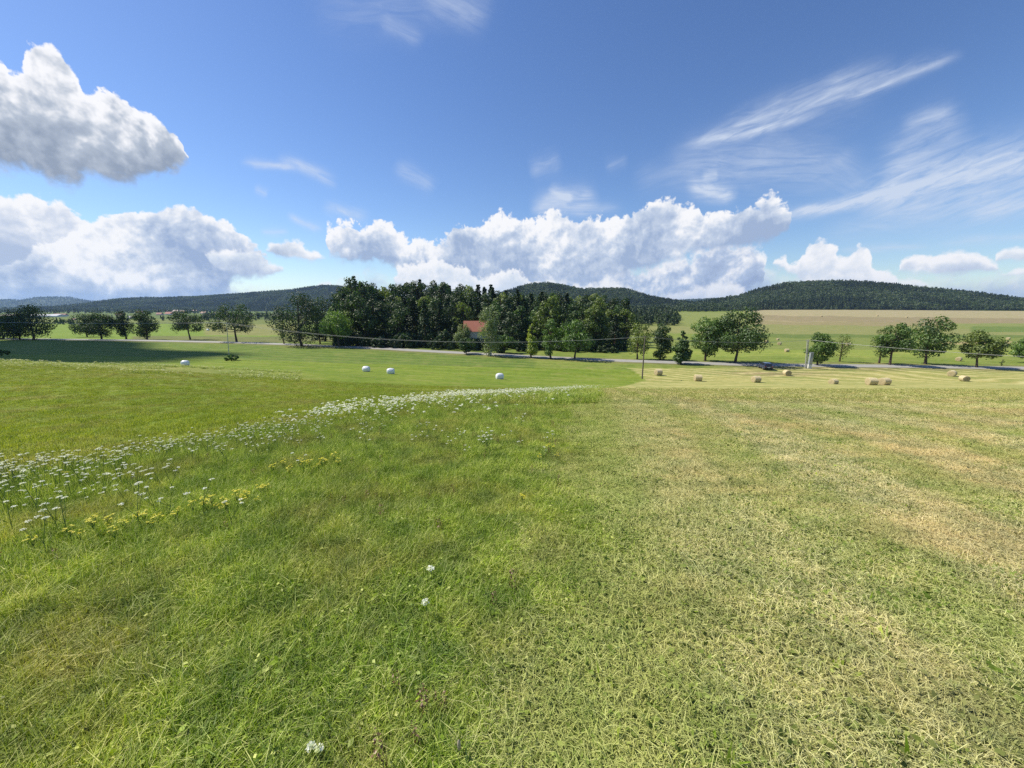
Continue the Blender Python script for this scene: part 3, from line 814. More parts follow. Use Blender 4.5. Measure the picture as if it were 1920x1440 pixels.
def wedge(n, y0, y1, margin=1.5, p=1.0):
    """random points of the ground in front of the camera, denser towards it"""
    t = rng.uniform(0, 1, n)
    y = (y0 ** (2 - p) + t * (y1 ** (2 - p) - y0 ** (2 - p))) ** (1 / (2 - p)) if p < 2 else y0 * (y1 / y0) ** t
    x = rng.uniform(-1, 1, n) * (1.48 * y + margin)
    return x, y
def put(name, x, y, smin, smax, protos, tall=1.0, label=None, tilt=.1):
    n = len(x); z = ground(x, y)
    s = rng.uniform(smin, smax, n); hz = tall if np.ndim(tall) else np.full(n, tall)
    return scatter(name, np.stack([x, y, z], 1), np.stack([rng.normal(0, tilt, n), rng.normal(0, tilt, n), rng.uniform(0, 6.28, n)], 1), np.stack([s, s, s * hz], 1), rng.integers(0, len(protos), n), protos, label)
def zone(x, y):
    jx = x + (vnoise(x * 1.6, y * 1.6, 3) - .5) * .9 + rng.normal(0, .13, len(x)) * (1 + y * .08); jy = y + (vnoise(x * 2.2, y * 2.2, 4) - .5) * .5
    m = inside(jx, jy, MEADOW); h = inside(jx, jy, HAY)
    return m, h & ~m, ~m & ~h
def grow():
    xs, ys, = [], []
    for n, a, b, mg in ((21000, .3, 3.2, 2.8), (31000, 3.2, 8., 2.4), (23000, 8., 14., 2.4)):
        x, y = wedge(n, a, b, mg, 1.0 if b < 14 else .6); xs.append(x); ys.append(y)
    x = np.concatenate(xs); y = np.concatenate(ys)
    m, h, l = zone(x, y)
    # the meadow stands taller towards the flowering strip
    ds = seg_dist(x[m], y[m], STRIP); db = seg_dist(x[m], y[m], BORD[1:]); tall = .62 + .45 * np.clip(db / 1.6, 0, 1) + .45 * np.exp(-(ds / 2.0) ** 2) + .6 * fbm(x[m] / 1.3, y[m] / 1.3, 21, 3)
    put('meadow_grass', x[m], y[m], .8, 1.3, P_MEAD, np.clip(tall, .55, 2.4) * (.75 + .25 * np.clip(y[m] / 4, 0, 1)), 'long green meadow grass left of the mown edge')
    put('mown_hay_grass', x[h], y[h], .8, 1.3, P_HAY, .9 + .5 * fbm(x[h], y[h], 5, 2), 'mown straw-coloured grass right of the meadow')
    x, y = wedge(50000, 12., 52., 2.0, .9)
    q = rng.uniform(0, 1, len(x)) < np.clip((54 - y) / 22, 0, 1); x = x[q]; y = y[q]
    m, h, l = zone(x, y); ds = seg_dist(x[m], y[m], STRIP)
    put('meadow_grass_beyond', x[m], y[m], .8, 1.3, P_MEADF, np.clip(.68 + .1 * np.exp(-(ds / 3.) ** 2), .5, 2), 'ripening grass of the meadow farther down the slope')
    k = h & (rng.uniform(0, 1, len(x)) < .8)
    put('mown_hay_grass_beyond', x[k], y[k], .8, 1.3, P_HAYF, 1.0, 'cut hay lying over the mown slope')
    wr = np.random.default_rng(45); wp = [clump('weed_rosette', [blades(wr, 10, .03, .05, .10, .012, .020, 1.0, .5, tint=(.2, .7)), leaflets(wr, 16, .05, .02, .06, .016, (.2, .8), .7)], M_GRASS) for _ in range(3)]
    x, y = wedge(900, .7, 7., .8, 1.0); k = fbm(x / .9, y / .9, 91, 3) > -.02
    put('broadleaf_weeds', x[k], y[k], .6, 1.25, wp, 1.0, 'broad-leaved weeds dotted low through the grass')
    x, y = wedge(30000, 4., 40., 2.0, .8); m, h, l = zone(x, y)
    put('short_green_grass', x[l], y[l], .7, 1.2, P_LUSH, .7, 'short green grass of the mown hollow behind the flowers')
grow()

# ------------------------------------------------------------------ flowers
M_STEM = simple('plant_stem', (.10, .17, .04), .7)
M_UMBEL = leaf_mat('white_umbel', [(.60, .60, .50), (.78, .78, .70), (.86, .86, .82)], .35)
M_YEL = leaf_mat('yellow_flower', [(.55, .47, .01), (.70, .62, .02), (.74, .70, .07)], .25)
def quads_disc(r, c, rad, n, size, dome=.25, tint=(0, 1), tilt=.35):
    V = []; Fq = []; T_ = []
    for i in range(n):
        a = i * 2.39996; q = rad * math.sqrt((i + .5) / n); p = Vector((c[0] + q * math.cos(a), c[1] + q * math.sin(a), c[2] - dome * q * q / rad + r.uniform(-.002, .002)))
        e = Euler((r.normal(0, tilt), r.normal(0, tilt), r.uniform(0, 6.28))).to_matrix(); t = r.uniform(*tint); b = len(V)
        for u, v in ((-1, -.7), (1, -.7), (1, .7), (-1, .7)): V.append(tuple(p + e @ Vector((u * size, v * size, 0)))); T_.append(t)
        Fq.append((b, b + 1, b + 2, b + 3))
    return V, Fq, T_
def flower_parts(kind, seed):
    r = np.random.default_rng(seed); mb = MB(); parts = []
    if kind == 'carrot':
        H = .31 + .14 * r.uniform(); lean = Vector((r.normal(0, .05), r.normal(0, .05), 0))
        top = Vector((0, 0, H)) + lean; mb.tube([(0, 0, 0), Vector((0, 0, H * .5)) + lean * .3, top], [.003, .0025, .002], 5)
        hd = [quads_disc(r, top, .016 + .012 * r.uniform(), 22, .0042, .25)]
        for k in range(2):
            a = r.uniform(0, 6.28); s0 = Vector((0, 0, H * .45)) + lean * .3; s1 = s0 + Vector((math.cos(a) * .10, math.sin(a) * .10, H * (.35 + .1 * k)))
            mb.tube([s0, (s0 + s1) / 2 + Vector((0, 0, -.01)), s1], .0018, 4); hd.append(quads_disc(r, s1, .014 + .010 * r.uniform(), 16, .0046, .2))
        leaf = combine(leaflets(r, 30, .07, .03, H * .5, .012, (.1, .6), .7))
        return [mb.mesh('stem', M_STEM)] + [np_mesh('umbel', q[0], q[1], M_UMBEL, False, {'tint': q[2]}) for q in hd] + [np_mesh('foliage', *leaf[:2], M_GRASS, False, {'tint': leaf[2]})]
    if kind == 'ragwort':
        H = .30 + .1 * r.uniform(); hd = []
        for k in range(6):
            a = k * 1.05 + r.uniform(0, .4); q = .03 + .03 * r.uniform(); p = Vector((q * math.cos(a), q * math.sin(a), H + r.uniform(-.04, .03)))
            mb.tube([(0, 0, 0), (0, 0, H * .6), p], [.003, .0028, .0015], 5); hd.append(quads_disc(r, p, .017, 12, .006, .2))
        leaf = leaflets(r, 26, .05, .03, H * .8, .018, (.2, .7), .8)
        return [mb.mesh('stem', M_STEM)] + [np_mesh('flower_head', q[0], q[1], M_YEL, False, {'tint': q[2]}) for q in hd] + [np_mesh('foliage', *leaf[:2], M_GRASS, False, {'tint': leaf[2]})]
def make_plant(kind, seed, name, label, cat, loc, rz, sc, group=None):
    t = thing(name, label, cat, loc, rz, group); t.scale = (sc,) * 3
    for me in flower_parts(kind, seed): link(bpy.data.objects.new(me.name.split('.')[0], me), t)
    return t
def strip_points(n, spread, seed, tmax=1.0, px0=-200, px1=1108):
    """points along the flowering strip, crowding its far edge"""
    r = np.random.default_rng(seed); L = np.array(STRIP); seg = np.hypot(*np.diff(L, axis=0).T); cum = np.concatenate([[0], np.cumsum(seg)])
    out = []
    while len(out) < n:
        s = cum[-1] * tmax * r.uniform() ** (1.2 if r.uniform() < .6 else 2.6); i = min(np.searchsorted(cum, s) - 1, len(seg) - 1); i = max(i, 0); f = (s - cum[i]) / seg[i]
        p = L[i] * (1 - f) + L[i + 1] * f; d = (L[i + 1] - L[i]) / seg[i]; nn = np.array([d[1], -d[0]])
        sp = spread * (.6 + .4 * min(1, p[1] / 6)) * (1.0 if p[1] > 12 else 1)
        off = r.exponential(sp) - .15
        q = p + nn * off
        if fbm(q[0] / .5, q[1] / .5, 31, 3) < -.30 + .10 * off / 3: continue
        out.append((q[0], q[1]))
    return np.array(out)
def flowers():
    pts = np.concatenate([strip_points(1050, .9, 5), strip_points(560, 2.9, 6)])
    px, py = project(pts[:, 0], pts[:, 1], ground(pts[:, 0], pts[:, 1]) + .45)
    vis = (np.random.default_rng(8).uniform(0, 1, len(px)) < np.clip((1135 - px) / 160, 0, 1)) & (px > -30) & (px < 1130) & (pts[:, 1] > 2.5); pts = pts[vis]
    far_out = []
    # a few stragglers in the foreground grass, placed where the photo has them
    loners = [((30, 978), 'white wild carrot head low at the left edge of the meadow, below the flowering strip'), ((88, 1020), 'white wild carrot flower alone in the grass near the left border of the meadow'),
              ((322, 938), 'single white wild carrot head standing apart left of the yellow flowers'), ((240, 918), 'white wild carrot flower between the strip and the yellow flower patch'),
              ((735, 800), 'lone white umbel standing in the ripe brownish grass near the middle'), ((880, 757), 'lone white umbel just below the flowering strip near its far tip'),
              ((120, 880), 'white wild carrot umbel in the front row of the strip at the left'), ((345, 870), 'white wild carrot umbel leaning out of the front of the strip'),
              ((570, 860), 'small white umbel in green grass right of the thick of the strip'), ((440, 965), 'small white umbel beside the yellow ragwort patch')]
    r = np.random.default_rng(77); lone_xy = []
    for i, ((a, b), lab) in enumerate(loners):
        p = hit(a, b + 40 if b > 850 else b + 12, 1.2); make_plant('carrot', 100 + i, 'wild_carrot', lab, 'wildflower', p, r.uniform(0, 6), .85); lone_xy.append(p)
    order = np.argsort(pts[:, 1]); pts = pts[order]
    protos = [make_plant('carrot', 200 + k, 'wild_carrot', 'white wild carrot in bloom crowded with others in the flowering strip', 'wildflower', (pts[k][0], pts[k][1], float(ground(*pts[k]))), r.uniform(0, 6), 1.0, 'wild carrots crowding the flowering strip') for k in range(5)]
    for i in range(5, min(290, len(pts))):
        x, y = pts[i]; dup(protos[i % 5], (x, y, float(ground(x, y))), r.uniform(0, 6.28), r.uniform(.58, .98))
    rest = pts[290:]; extra = strip_points(1000, .7, 9); extra = extra[extra[:, 1] > 9]
    rest = np.concatenate([rest, extra])
    ms = []
    for k in range(4):
        rr = np.random.default_rng(300 + k); hd = combine(*[quads_disc(rr, (rr.normal(0, .05), rr.normal(0, .05), (.28 + .14 * rr.uniform())), .027, 7, .011, .2) for _ in range(2)])
        ms.append(np_mesh('umbels', *hd[:2], M_UMBEL, False, {'tint': hd[2]}))
    put('flowering_strip', rest[:, 0], rest[:, 1], .8, 1.25, ms, 1.0, 'mass of white umbels running along the far edge of the meadow')
    # yellow ragwort: patches
    base = [(140, 1000), (152, 1008), (168, 1003), (182, 1006), (290, 975), (300, 984), (275, 990), (390, 945), (400, 950), (420, 938), (432, 940), (450, 934), (465, 930), (475, 936), (385, 955), (455, 942), (520, 890), (545, 888), (560, 884), (590, 880), (605, 878), (620, 876), (575, 883), (1030, 842), (1034, 852), (1036, 838), (972, 948), (110, 895), (120, 900), (1028, 870)]
    spots = base + [(a + 9, b - 5) for a, b in base[:23]]
    lab = {0: 'bushy yellow ragwort clump nearest the left border', 23: 'yellow ragwort standing at the mown edge of the meadow', 26: 'small yellow flower low in the grass beside the mown edge', 7: 'yellow ragwort at the left end of the middle yellow patch'}
    pr = []
    for i, (a, b) in enumerate(spots):
        p = hit(a, b + (26 if b > 920 else 15), 1.2); p += Vector((r.normal(0, .06), r.normal(0, .10), -.03)); p.z = float(ground(p.x, p.y)); sc = r.uniform(.42, .68)
        L_ = lab.get(i, 'yellow ragwort in flower among the small patches left of the meadow centre'); G_ = None if i in lab else 'yellow ragwort patches in the meadow'
        if i < 4: pr.append(make_plant('ragwort', 400 + i, 'ragwort', L_, 'wildflower', p, r.uniform(0, 6), sc, G_))
        else:
            t = dup(pr[1 + i % 3], p, r.uniform(0, 6), sc, L_)
            if G_ is None: del t['group']
    # single blooms close to the camera
    def bloom(name, lab, a, b, rad, mat, n, h, cat='wildflower', y0=.8):
        p = hit(a, b, y0); p.z -= 0
        t = thing(name, lab, cat, p); MB().tube([(0, 0, 0), (.004, 0, h * .5), (0, 0, h)], .0022, 5).build('stem', M_STEM, t)
        rr = np.random.default_rng(int(a)); V = combine(quads_disc(rr, (0, 0, h), rad, n, rad * .32, .5, tilt=.7), quads_disc(rr, (0, 0, h - rad * .3), rad * .9, n, rad * .3, .4, tilt=.9))
        link(bpy.data.objects.new('flower_head', np_mesh('flower_head', *V[:2], mat, False, {'tint': V[2]})), t)
    bloom('clover', 'white clover bloom, left one of the pair at the bottom edge', 588, 1440, .016, M_UMBEL, 16, .10)
    bloom('clover', 'white clover bloom, right one of the pair at the bottom edge', 603, 1444, .014, M_UMBEL, 14, .10)
    bloom('yarrow', 'small white flower head in the meadow just left of the mown edge, upper of two', 809, 1108, .022, M_UMBEL, 18, .16)
    bloom('yarrow', 'small white flower head in the meadow just left of the mown edge, lower of two', 800, 1172, .020, M_UMBEL, 16, .15)
    mp = leaf_mat('pink_flower', [(.30, .07, .22), (.45, .14, .34)], .2)
    bloom('clover', 'pink clover bloom low in the grass near the bottom', 549, 1296, .011, mp, 12, .06)
    mw = leaf_mat('plantain_head', [(.45, .38, .28), (.6, .5, .4)], .2)
    p = hit(862, 1439); t = thing('plantain', 'pale plantain seed spike sticking up at the bottom edge', 'plant', p); MB().tube([(0, 0, 0), (0, 0, .08)], .002, 5).build('stem', M_STEM, t)
    MB().lathe([(.075, .001), (.08, .005), (.10, .0065), (.115, .005), (.122, .001)], 'z', 10).build('seed_spike', mw, t, True)
    # brown dock seed heads in the grass: nobody would count them
    r2 = np.random.default_rng(55); docks = []
    for k in range(4):
        v = combine(blades(r2, 5, .04, .12, .22, .003, .004, .15, tint=(.2, .6)), leaflets(r2, 40, .02, .08, .20, .009, (0, .8), 1.2))
        docks.append(np_mesh('dock_head', *v[:2], M_SEED, False, {'tint': v[2]}))
    x, y = wedge(2600, .9, 22, .5, .9); m, h, l = zone(x, y); k = m & (fbm(x / 1.2, y / 1.2, 61, 3) > .06)
    put('brown_seed_heads', x[k], y[k], .5, 1.1, docks, 1.0, 'brown seed heads dotted through the meadow grass')
flowers()
# weeds in flower along the brow on the left
def brow():
    r = np.random.default_rng(66); n = 1500; Y = r.uniform(34, 57, n); px = r.uniform(-60, 560, n); X = (px - 960) / F * Y
    k = (fbm(X / 6., Y / 4., 71, 3) > -.04); X = X[k]; Y = Y[k]; ms = []
    for q in range(3):
        v = combine(quads_disc(r, (0, 0, .30), .10, 8, .028, .3, (.0, .5)), blades(r, 26, .25, .12, .32, .012, .02, .4, .6, tint=(.5, 1)))
        ms.append(np_mesh('brow_weed', *v[:2], M_BROW, False, {'tint': np.clip(v[2], 0, 1)}))
    put('brow_weeds', X, Y, .7, 1.3, ms, 1.0, 'pale weeds in flower along the brow of the field at the left')
M_BROW = leaf_mat('brow_weed', [(.55, .55, .35), (.50, .50, .22), (.34, .36, .09), (.26, .32, .06)], .3)
brow()
# === TREES
# ------------------------------------------------------------------ trees
M_BARK = simple('bark', (.085, .065, .048), .9, .45, 5, bump_d=.03)
M_BARK_RED = simple('pine_bark', (.16, .085, .05), .9, .4, 4)
M_BARK_PALE = simple('birch_bark', (.42, .40, .36), .8, .5, 5)
M_OAK = leaf_mat('dark_leaves', [(0.023, 0.050, 0.011), (0.054, 0.109, 0.019), (0.101, 0.178, 0.031)], .3)
M_LIME = leaf_mat('mid_leaves', [(0.043, 0.085, 0.016), (0.096, 0.178, 0.026), (0.171, 0.271, 0.043)], .35)
M_YELLOWISH = leaf_mat('yellow_green_leaves', [(0.124, 0.186, 0.023), (0.264, 0.341, 0.039), (0.419, 0.449, 0.062)], .4)
M_WILLOW = leaf_mat('grey_green_leaves', [(0.093, 0.132, 0.050), (0.178, 0.232, 0.085), (0.295, 0.333, 0.155)], .35)
M_OLIVE = leaf_mat('olive_leaves', [(0.062, 0.101, 0.019), (0.132, 0.186, 0.031), (0.217, 0.264, 0.054)], .35)
M_PINE = leaf_mat('pine_needles', [(0.012, 0.031, 0.011), (0.028, 0.062, 0.019), (0.053, 0.101, 0.028)], .15)
M_WOOD_LEAF = leaf_mat('wood_leaves', [(.014, .030, .008), (.034, .070, .013), (.068, .118, .022)], .3)
M_FAR = leaf_mat('distant_foliage', [(.014, .034, .008), (.034, .068, .013), (.075, .115, .022)], .25)

def leaf_quads(r, C, N, size, tint):
    """quads centred at C (n,3) facing roughly along N"""
    n = len(C); a = r.normal(0, 1, (n, 3)) * .55 + N; a /= np.linalg.norm(a, axis=1)[:, None] + 1e-9
    t = np.cross(a, r.normal(0, 1, (n, 3))); t /= np.linalg.norm(t, axis=1)[:, None] + 1e-9; b = np.cross(a, t)
    s = (size * r.uniform(.6, 1.35, n))[:, None]
    q = np.stack([C - t * s, C - b * s * .75 + a * s * .15, C + t * s, C + b * s * .75 + a * s * .15], 1).reshape(-1, 3)
    return q, np.arange(4 * n).reshape(-1, 4), np.repeat(tint, 4)
def tree_meshes(seed, H, W, kind='broad', stem=.22, leaves=2600, lsize=.26, mleaf=None, mbark=None, nblob=18, open_=.0, lean=0.0):
    """trunk mesh and crown mesh of one tree, foot at the origin"""
    r = np.random.default_rng(seed); mb = MB(); R0 = W / 2
    mleaf = mleaf or M_OAK; mbark = mbark or M_BARK
    C = []; rad = []
    if kind == 'pine':
        tr = max(.12, H * .013); mb.tube([(0, 0, -.3), (r.normal(0, .1), 0, H * .5), (r.normal(0, .15), 0, H)], [tr * 1.3, tr, tr * .15], 7)
        PL = []; NL = []; TL = []
        nl = int(H / .95)
        for k in range(nl):
            f = k / nl; z = H * (stem + (1 - stem) * f); rr = R0 * (1 - f) ** .72 * r.uniform(.75, 1.15) + .25
            for j in range(r.integers(4, 7)):
                a = r.uniform(0, 6.28); L = rr * r.uniform(.7, 1.1); m = max(6, int(leaves / nl / 5))
                s = r.uniform(.15, 1, m) ** .7; droop = .22 * L
                x = s * L * math.cos(a) + r.normal(0, .16 * L * s.mean() + .05, m); y = s * L * math.sin(a) + r.normal(0, .16 * L + .05, m); zz = z - droop * s ** 1.5 + r.normal(0, .10 + .08 * L, m) + .12 * L
                PL.append(np.stack([x, y, zz], 1)); NL.append(np.tile([0, 0, 1.0], (m, 1)) + np.stack([x, y, 0 * x], 1) * .15); TL.append(np.full(m, r.uniform(.1, .7)) + r.normal(0, .15, m))
        P = np.concatenate(PL); q, f, t = leaf_quads(r, P, np.concatenate(NL), np.full(len(P), lsize), np.clip(np.concatenate(TL), 0, 1))
    else:
        z0 = H * stem * .55; zc = (H + z0) / 2; hz = (H - z0) / 2
        for k in range(nblob):
            for _ in range(40):
                zz_ = -1 + 2 * (k + r.uniform(.2, .8)) / nblob; aa = r.uniform(0, 6.28); rr_ = math.sqrt(max(.12, 1 - zz_ * zz_ * .85)) * r.uniform(.35, 1) ** .5
                v = np.array([rr_ * math.cos(aa), rr_ * math.sin(aa), zz_])
                if kind == 'column': v[:2] *= .9
                if kind == 'spread' and v[2] < -.45: v[2] *= .7
                break
            w = R0 * (1.08 - .14 * max(0, -v[2]) - .30 * max(0, v[2]) ** 2 if kind != 'cone' else max(.25, .95 - .75 * (v[2] + 1) / 2))
            b = min(w, hz) * r.uniform(.26, .46)
            C.append((v[0] * (w - b * .55) + lean * (v[2] + 1) * .5, v[1] * (w - b * .55), zc + v[2] * (hz - b * .6))); rad.append(b)
        C.append((lean * .5, 0, zc)); rad.append(min(R0, hz) * .45)
        C = np.array(C); rad = np.array(rad)
        tr = max(.09, H * .021); fork = z0 + (H - z0) * .12; bend = r.normal(0, .02 * H, 2)
        mb.tube([(0, 0, -.3), (bend[0] * .4, bend[1] * .4, fork * .5), (bend[0], bend[1], fork), (C[-1][0], C[-1][1], zc + hz * .3), (C[-1][0], C[-1][1], H * .93)], [tr * 1.45, tr * 1.05, tr * .9, tr * .5, tr * .1], 8)
        for c, b in zip(C[:-1], rad[:-1]):
            s = np.array([bend[0], bend[1], fork * r.uniform(.85, 1.15) + max(0, (c[2] - fork)) * .35]); e = c; mid = (s + e) / 2 + np.array([0, 0, -.06 * H * r.uniform()])
            mb.tube([s, mid, e], [tr * .45, tr * .3, tr * .08], 5)
            for q_ in range(2):
                e2 = e + r.normal(0, b * .6, 3); mb.tube([mid * .3 + e * .7, e2], [tr * .16, tr * .03], 4)
        wts = rad ** 2; cnt = (leaves * wts / wts.sum()).astype(int) + 8; PL = []; NL = []; TL = []
        for c, b, n in zip(C, rad, cnt):
            v = r.normal(0, 1, (n, 3)); v /= np.linalg.norm(v, axis=1)[:, None]
            lump = 1 + .28 * np.sin(v[:, 0] * 5 + seed) * np.sin(v[:, 1] * 5 + c[0]) * np.sin(v[:, 2] * 5 + c[2])
            d = (r.uniform(.25 if open_ else .45, 1.0, n) ** .6) * lump
            p = c + v * (b * d)[:, None] * np.array([1.12, 1.12, .9])
            if kind == 'weep': p[:, 2] -= r.uniform(0, 1, n) ** 1.5 * .16 * H
            keep = r.uniform(0, 1, n) > open_ * (.5 + .5 * np.sin(v[:, 0] * 7 + c[1] * 3))
            PL.append(p[keep]); NL.append((v + [0, 0, .35])[keep]); TL.append((r.uniform(.25, .75) + r.normal(0, .17, n) + .1 * v[:, 2])[keep])
        P = np.concatenate(PL); q, f, t = leaf_quads(r, P, np.concatenate(NL), np.full(len(P), lsize), np.clip(np.concatenate(TL), 0, 1))
        q[:, 2] = np.maximum(q[:, 2], .15)
    return mb.mesh('trunk', mbark, True), np_mesh('crown', q, f, mleaf, False, {'tint': t})
def make_tree(name, label, loc, rz, group=None, cat='tree', **k):
    a, b = tree_meshes(**k); t = thing(name, label, cat, loc, rz, group)
    link(bpy.data.objects.new('trunk', a), t); link(bpy.data.objects.new('crown', b), t); return t

# the roadside trees: (column, foot row, top row, width px, kind, material, extra, name, label)
TREES = [  # left trees use the darker wood leaves; their backlit shade is in the colour
 (8, 636, 590, 60, 'broad', M_WOOD_LEAF, dict(stem=.05, open_=.0), 'broadleaf_tree', 'low dark tree cut by the left edge of the photo'),
 (38, 637, 586, 44, 'broad', M_WOOD_LEAF, dict(stem=.08), 'broadleaf_tree', 'dark round tree between the edge tree and the tall tree at far left'),
 (64, 637.5, 571, 62, 'broad', M_WOOD_LEAF, dict(stem=.10), 'broadleaf_tree', 'tallest dark tree of the cluster at the far left end of the road'),
 (164, 632, 589, 46, 'broad', M_WOOD_LEAF, dict(stem=.10), 'broadleaf_tree', 'dark tree leaning into its right neighbour, left one of the pair by the road'),
 (191, 637, 587, 50, 'broad', M_WOOD_LEAF, dict(stem=.22, open_=.15), 'broadleaf_tree', 'dark tree with a visible stem, right one of the pair touching crowns'),
 (237, 636, 583, 27, 'column', M_WOOD_LEAF, dict(stem=.14), 'broadleaf_tree', 'narrow upright dark tree left of the bushier roadside tree'),
 (276, 637, 581, 42, 'broad', M_WOOD_LEAF, dict(stem=.10), 'broadleaf_tree', 'upright bushy dark tree right of the narrow one'),
 (357, 637, 583, 66, 'spread', M_WOOD_LEAF, dict(stem=.30, open_=.3), 'broadleaf_tree', 'wide airy tree on a short stem standing alone in front of the bright green field'),
 (444, 642, 570, 84, 'spread', M_WOOD_LEAF, dict(stem=.24, open_=.2), 'broadleaf_tree', 'big dark round-headed tree on a clear stem before the far village hill'),
 (533, 646, 600, 34, 'broad', M_OLIVE, dict(stem=.2, open_=.75, leaves=420), 'bare_tree', 'thin half-bare little tree with twigs showing, left of the big dark tree'),
 (566, 649, 551, 92, 'broad', M_WOOD_LEAF, dict(stem=.05, leaves=7500), 'broadleaf_tree', 'large black-green tree at the left end of the wood, beside the road'),
 (610, 640, 560, 54, 'broad', M_WOOD_LEAF, dict(stem=.1), 'broadleaf_tree', 'dark tree filling the gap behind the light green roadside tree'),
 (636, 651, 584, 60, 'spread', M_LIME, dict(stem=.26), 'broadleaf_tree', 'fresh green round tree on a short stem in front of the dark wood'),
 (714, 638, 584, 44, 'broad', M_OAK, dict(stem=.12), 'broadleaf_tree', 'dark upright tree above the grassy bank at the edge of the wood'),
 (690, 634, 590, 36, 'broad', M_OLIVE, dict(stem=.10), 'broadleaf_tree', 'olive bushy tree behind the grassy bank, left of the dark upright one'),
 (758, 640, 584, 44, 'broad', M_LIME, dict(stem=.05), 'broadleaf_tree', 'light green rounded tree breaking out of the dark wood edge'),
 (742, 641, 600, 30, 'broad', M_WILLOW, dict(stem=.03), 'willow_bush', 'grey-green bush under the light green rounded tree'),
 (776, 645, 610, 66, 'broad', M_WILLOW, dict(stem=.02), 'willow_bush', 'broad grey-green bush beside the road, left of the house'),
 (808, 646, 572, 40, 'broad', M_OAK, dict(stem=.05), 'broadleaf_tree', 'blue-green tall tree at the wood edge, left of the house'),
 (822, 650, 622, 50, 'broad', M_OLIVE, dict(stem=.02), 'broadleaf_bush', 'low dark bush close to the road, left of the house'),
 (875, 664.5, 634, 32, 'broad', M_OAK, dict(stem=.2), 'broadleaf_tree', 'small dark tree by the road right under the orange roof'),
 (868, 655, 606, 32, 'weep', M_WILLOW, dict(stem=.1, open_=.25), 'willow_tree', 'pale grey-green willow in front of the left end of the orange roof'),
 (919, 667, 571, 46, 'weep', M_WILLOW, dict(stem=.18, open_=.35, mbark=M_BARK_PALE), 'birch_tree', 'tall pale drooping tree hiding the right end of the orange roof'),
 (898, 652, 624, 44, 'broad', M_OLIVE, dict(stem=.03), 'broadleaf_bush', 'olive bush in front of the house wall'),
 (946, 662, 628, 44, 'broad', M_LIME, dict(stem=.02), 'broadleaf_bush', 'dense green bush at the foot of the tall drooping tree'),
 (978, 650, 596, 40, 'weep', M_LIME, dict(stem=.05), 'broadleaf_tree', 'soft green tree at the wood edge behind the yellow-green one'),
 (996, 671, 607, 40, 'cone', M_YELLOWISH, dict(stem=.16, open_=.15), 'young_tree', 'bright yellow-green pointed tree by the road'),
 (1033, 673, 599, 38, 'column', M_LIME, dict(stem=.12, open_=.2), 'broadleaf_tree', 'narrow green tree between the yellow-green one and the wide round one'),
 (1077, 674, 602, 90, 'spread', M_LIME, dict(stem=.20, open_=.12), 'broadleaf_tree', 'wide round green tree with a forked stem by the road'),
 (1128, 645, 604, 60, 'broad', M_OAK, dict(stem=.04), 'broadleaf_tree', 'dark bushy tree at the right foot of the wood'),
 (1160, 640, 590, 50, 'broad', M_OAK, dict(stem=.04), 'broadleaf_tree', 'dark tree closing the wood on the right, behind the road'),
 (1195, 674, 606, 52, 'broad', M_OLIVE, dict(stem=.24, open_=.3, leaves=1700), 'broadleaf_tree', 'airy olive tree with its stem showing just left of the wooden pole'),
 (1237, 675, 607, 42, 'broad', M_OAK, dict(stem=.04), 'broadleaf_tree', 'black-green bushy tree, foliage to the ground, right of the wooden pole'),
 (1276, 683, 621, 50, 'cone', M_OAK, dict(stem=.13), 'broadleaf_tree', 'conical dark tree on the near side of the road'),
 (1322, 677, 596, 62, 'broad', M_LIME, dict(stem=.26), 'broadleaf_tree', 'middle-sized tree touching the left side of the biggest roadside tree'),
 (1378, 681, 582, 96, 'spread', M_OAK, dict(stem=.16, leaves=7500), 'broadleaf_tree', 'biggest broad dark tree on the right, just left of the parked car'),
 (1532, 685.5, 624, 46, 'broad', M_LIME, dict(stem=.16), 'broadleaf_tree', 'dense small tree right behind the concrete pole and cabinet'),
 (1574, 678, 627, 34, 'broad', M_OLIVE, dict(stem=.22, open_=.5, leaves=900), 'young_tree', 'thin see-through young tree right of the dense one'),
 (1648, 681, 617, 38, 'broad', M_OLIVE, dict(stem=.26, open_=.3, leaves=1600), 'broadleaf_tree', 'airy left tree of the row of three crowns on the right'),
 (1668, 685, 607, 50, 'spread', M_LIME, dict(stem=.30, open_=.2), 'broadleaf_tree', 'middle tree with a forked stem in the row of three crowns on the right'),
 (1735, 683, 594, 66, 'broad', M_LIME, dict(stem=.26, leaves=3200), 'broadleaf_tree', 'tallest tree of the row of three crowns on the right, leaning right'),
 (1831, 690, 619, 56, 'spread', M_OLIVE, dict(stem=.26, open_=.2), 'broadleaf_tree', 'lone round olive tree with a forked stem near the right edge'),
 (1928, 681, 633, 50, 'broad', M_LIME, dict(stem=.2), 'broadleaf_tree', 'tree cut off by the right edge of the photo'),
 (1877, 686, 673, 8, 'column', M_OLIVE, dict(stem=.1, leaves=160, nblob=4), 'sapling', 'tiny sapling on the verge between the last two trees on the right'),
]
def plant_trees():
    r = np.random.default_rng(2)
    for i, (px, foot, top, wpx, kind, ml, ex, name, lab) in enumerate(TREES):
        p = hit(px, foot, 84)
        if name.endswith('bush') or (690 < px < 990 and foot < 656) or px in (1128, 1160):
            p = hit(px, foot, 84)
        dep = p.y * CP - (p.z - EYE) * SP
        H = (foot - top) / F * dep * 1.01; W = wpx / F * dep * .98
        k = dict(seed=500 + i, H=H, W=W, kind=kind, mleaf=ml, lsize=max(.10, min(.25, W * .03)), leaves=4600, nblob=22); k.update(ex)
        make_tree(name, lab, p, 0.0, **k)
plant_trees()

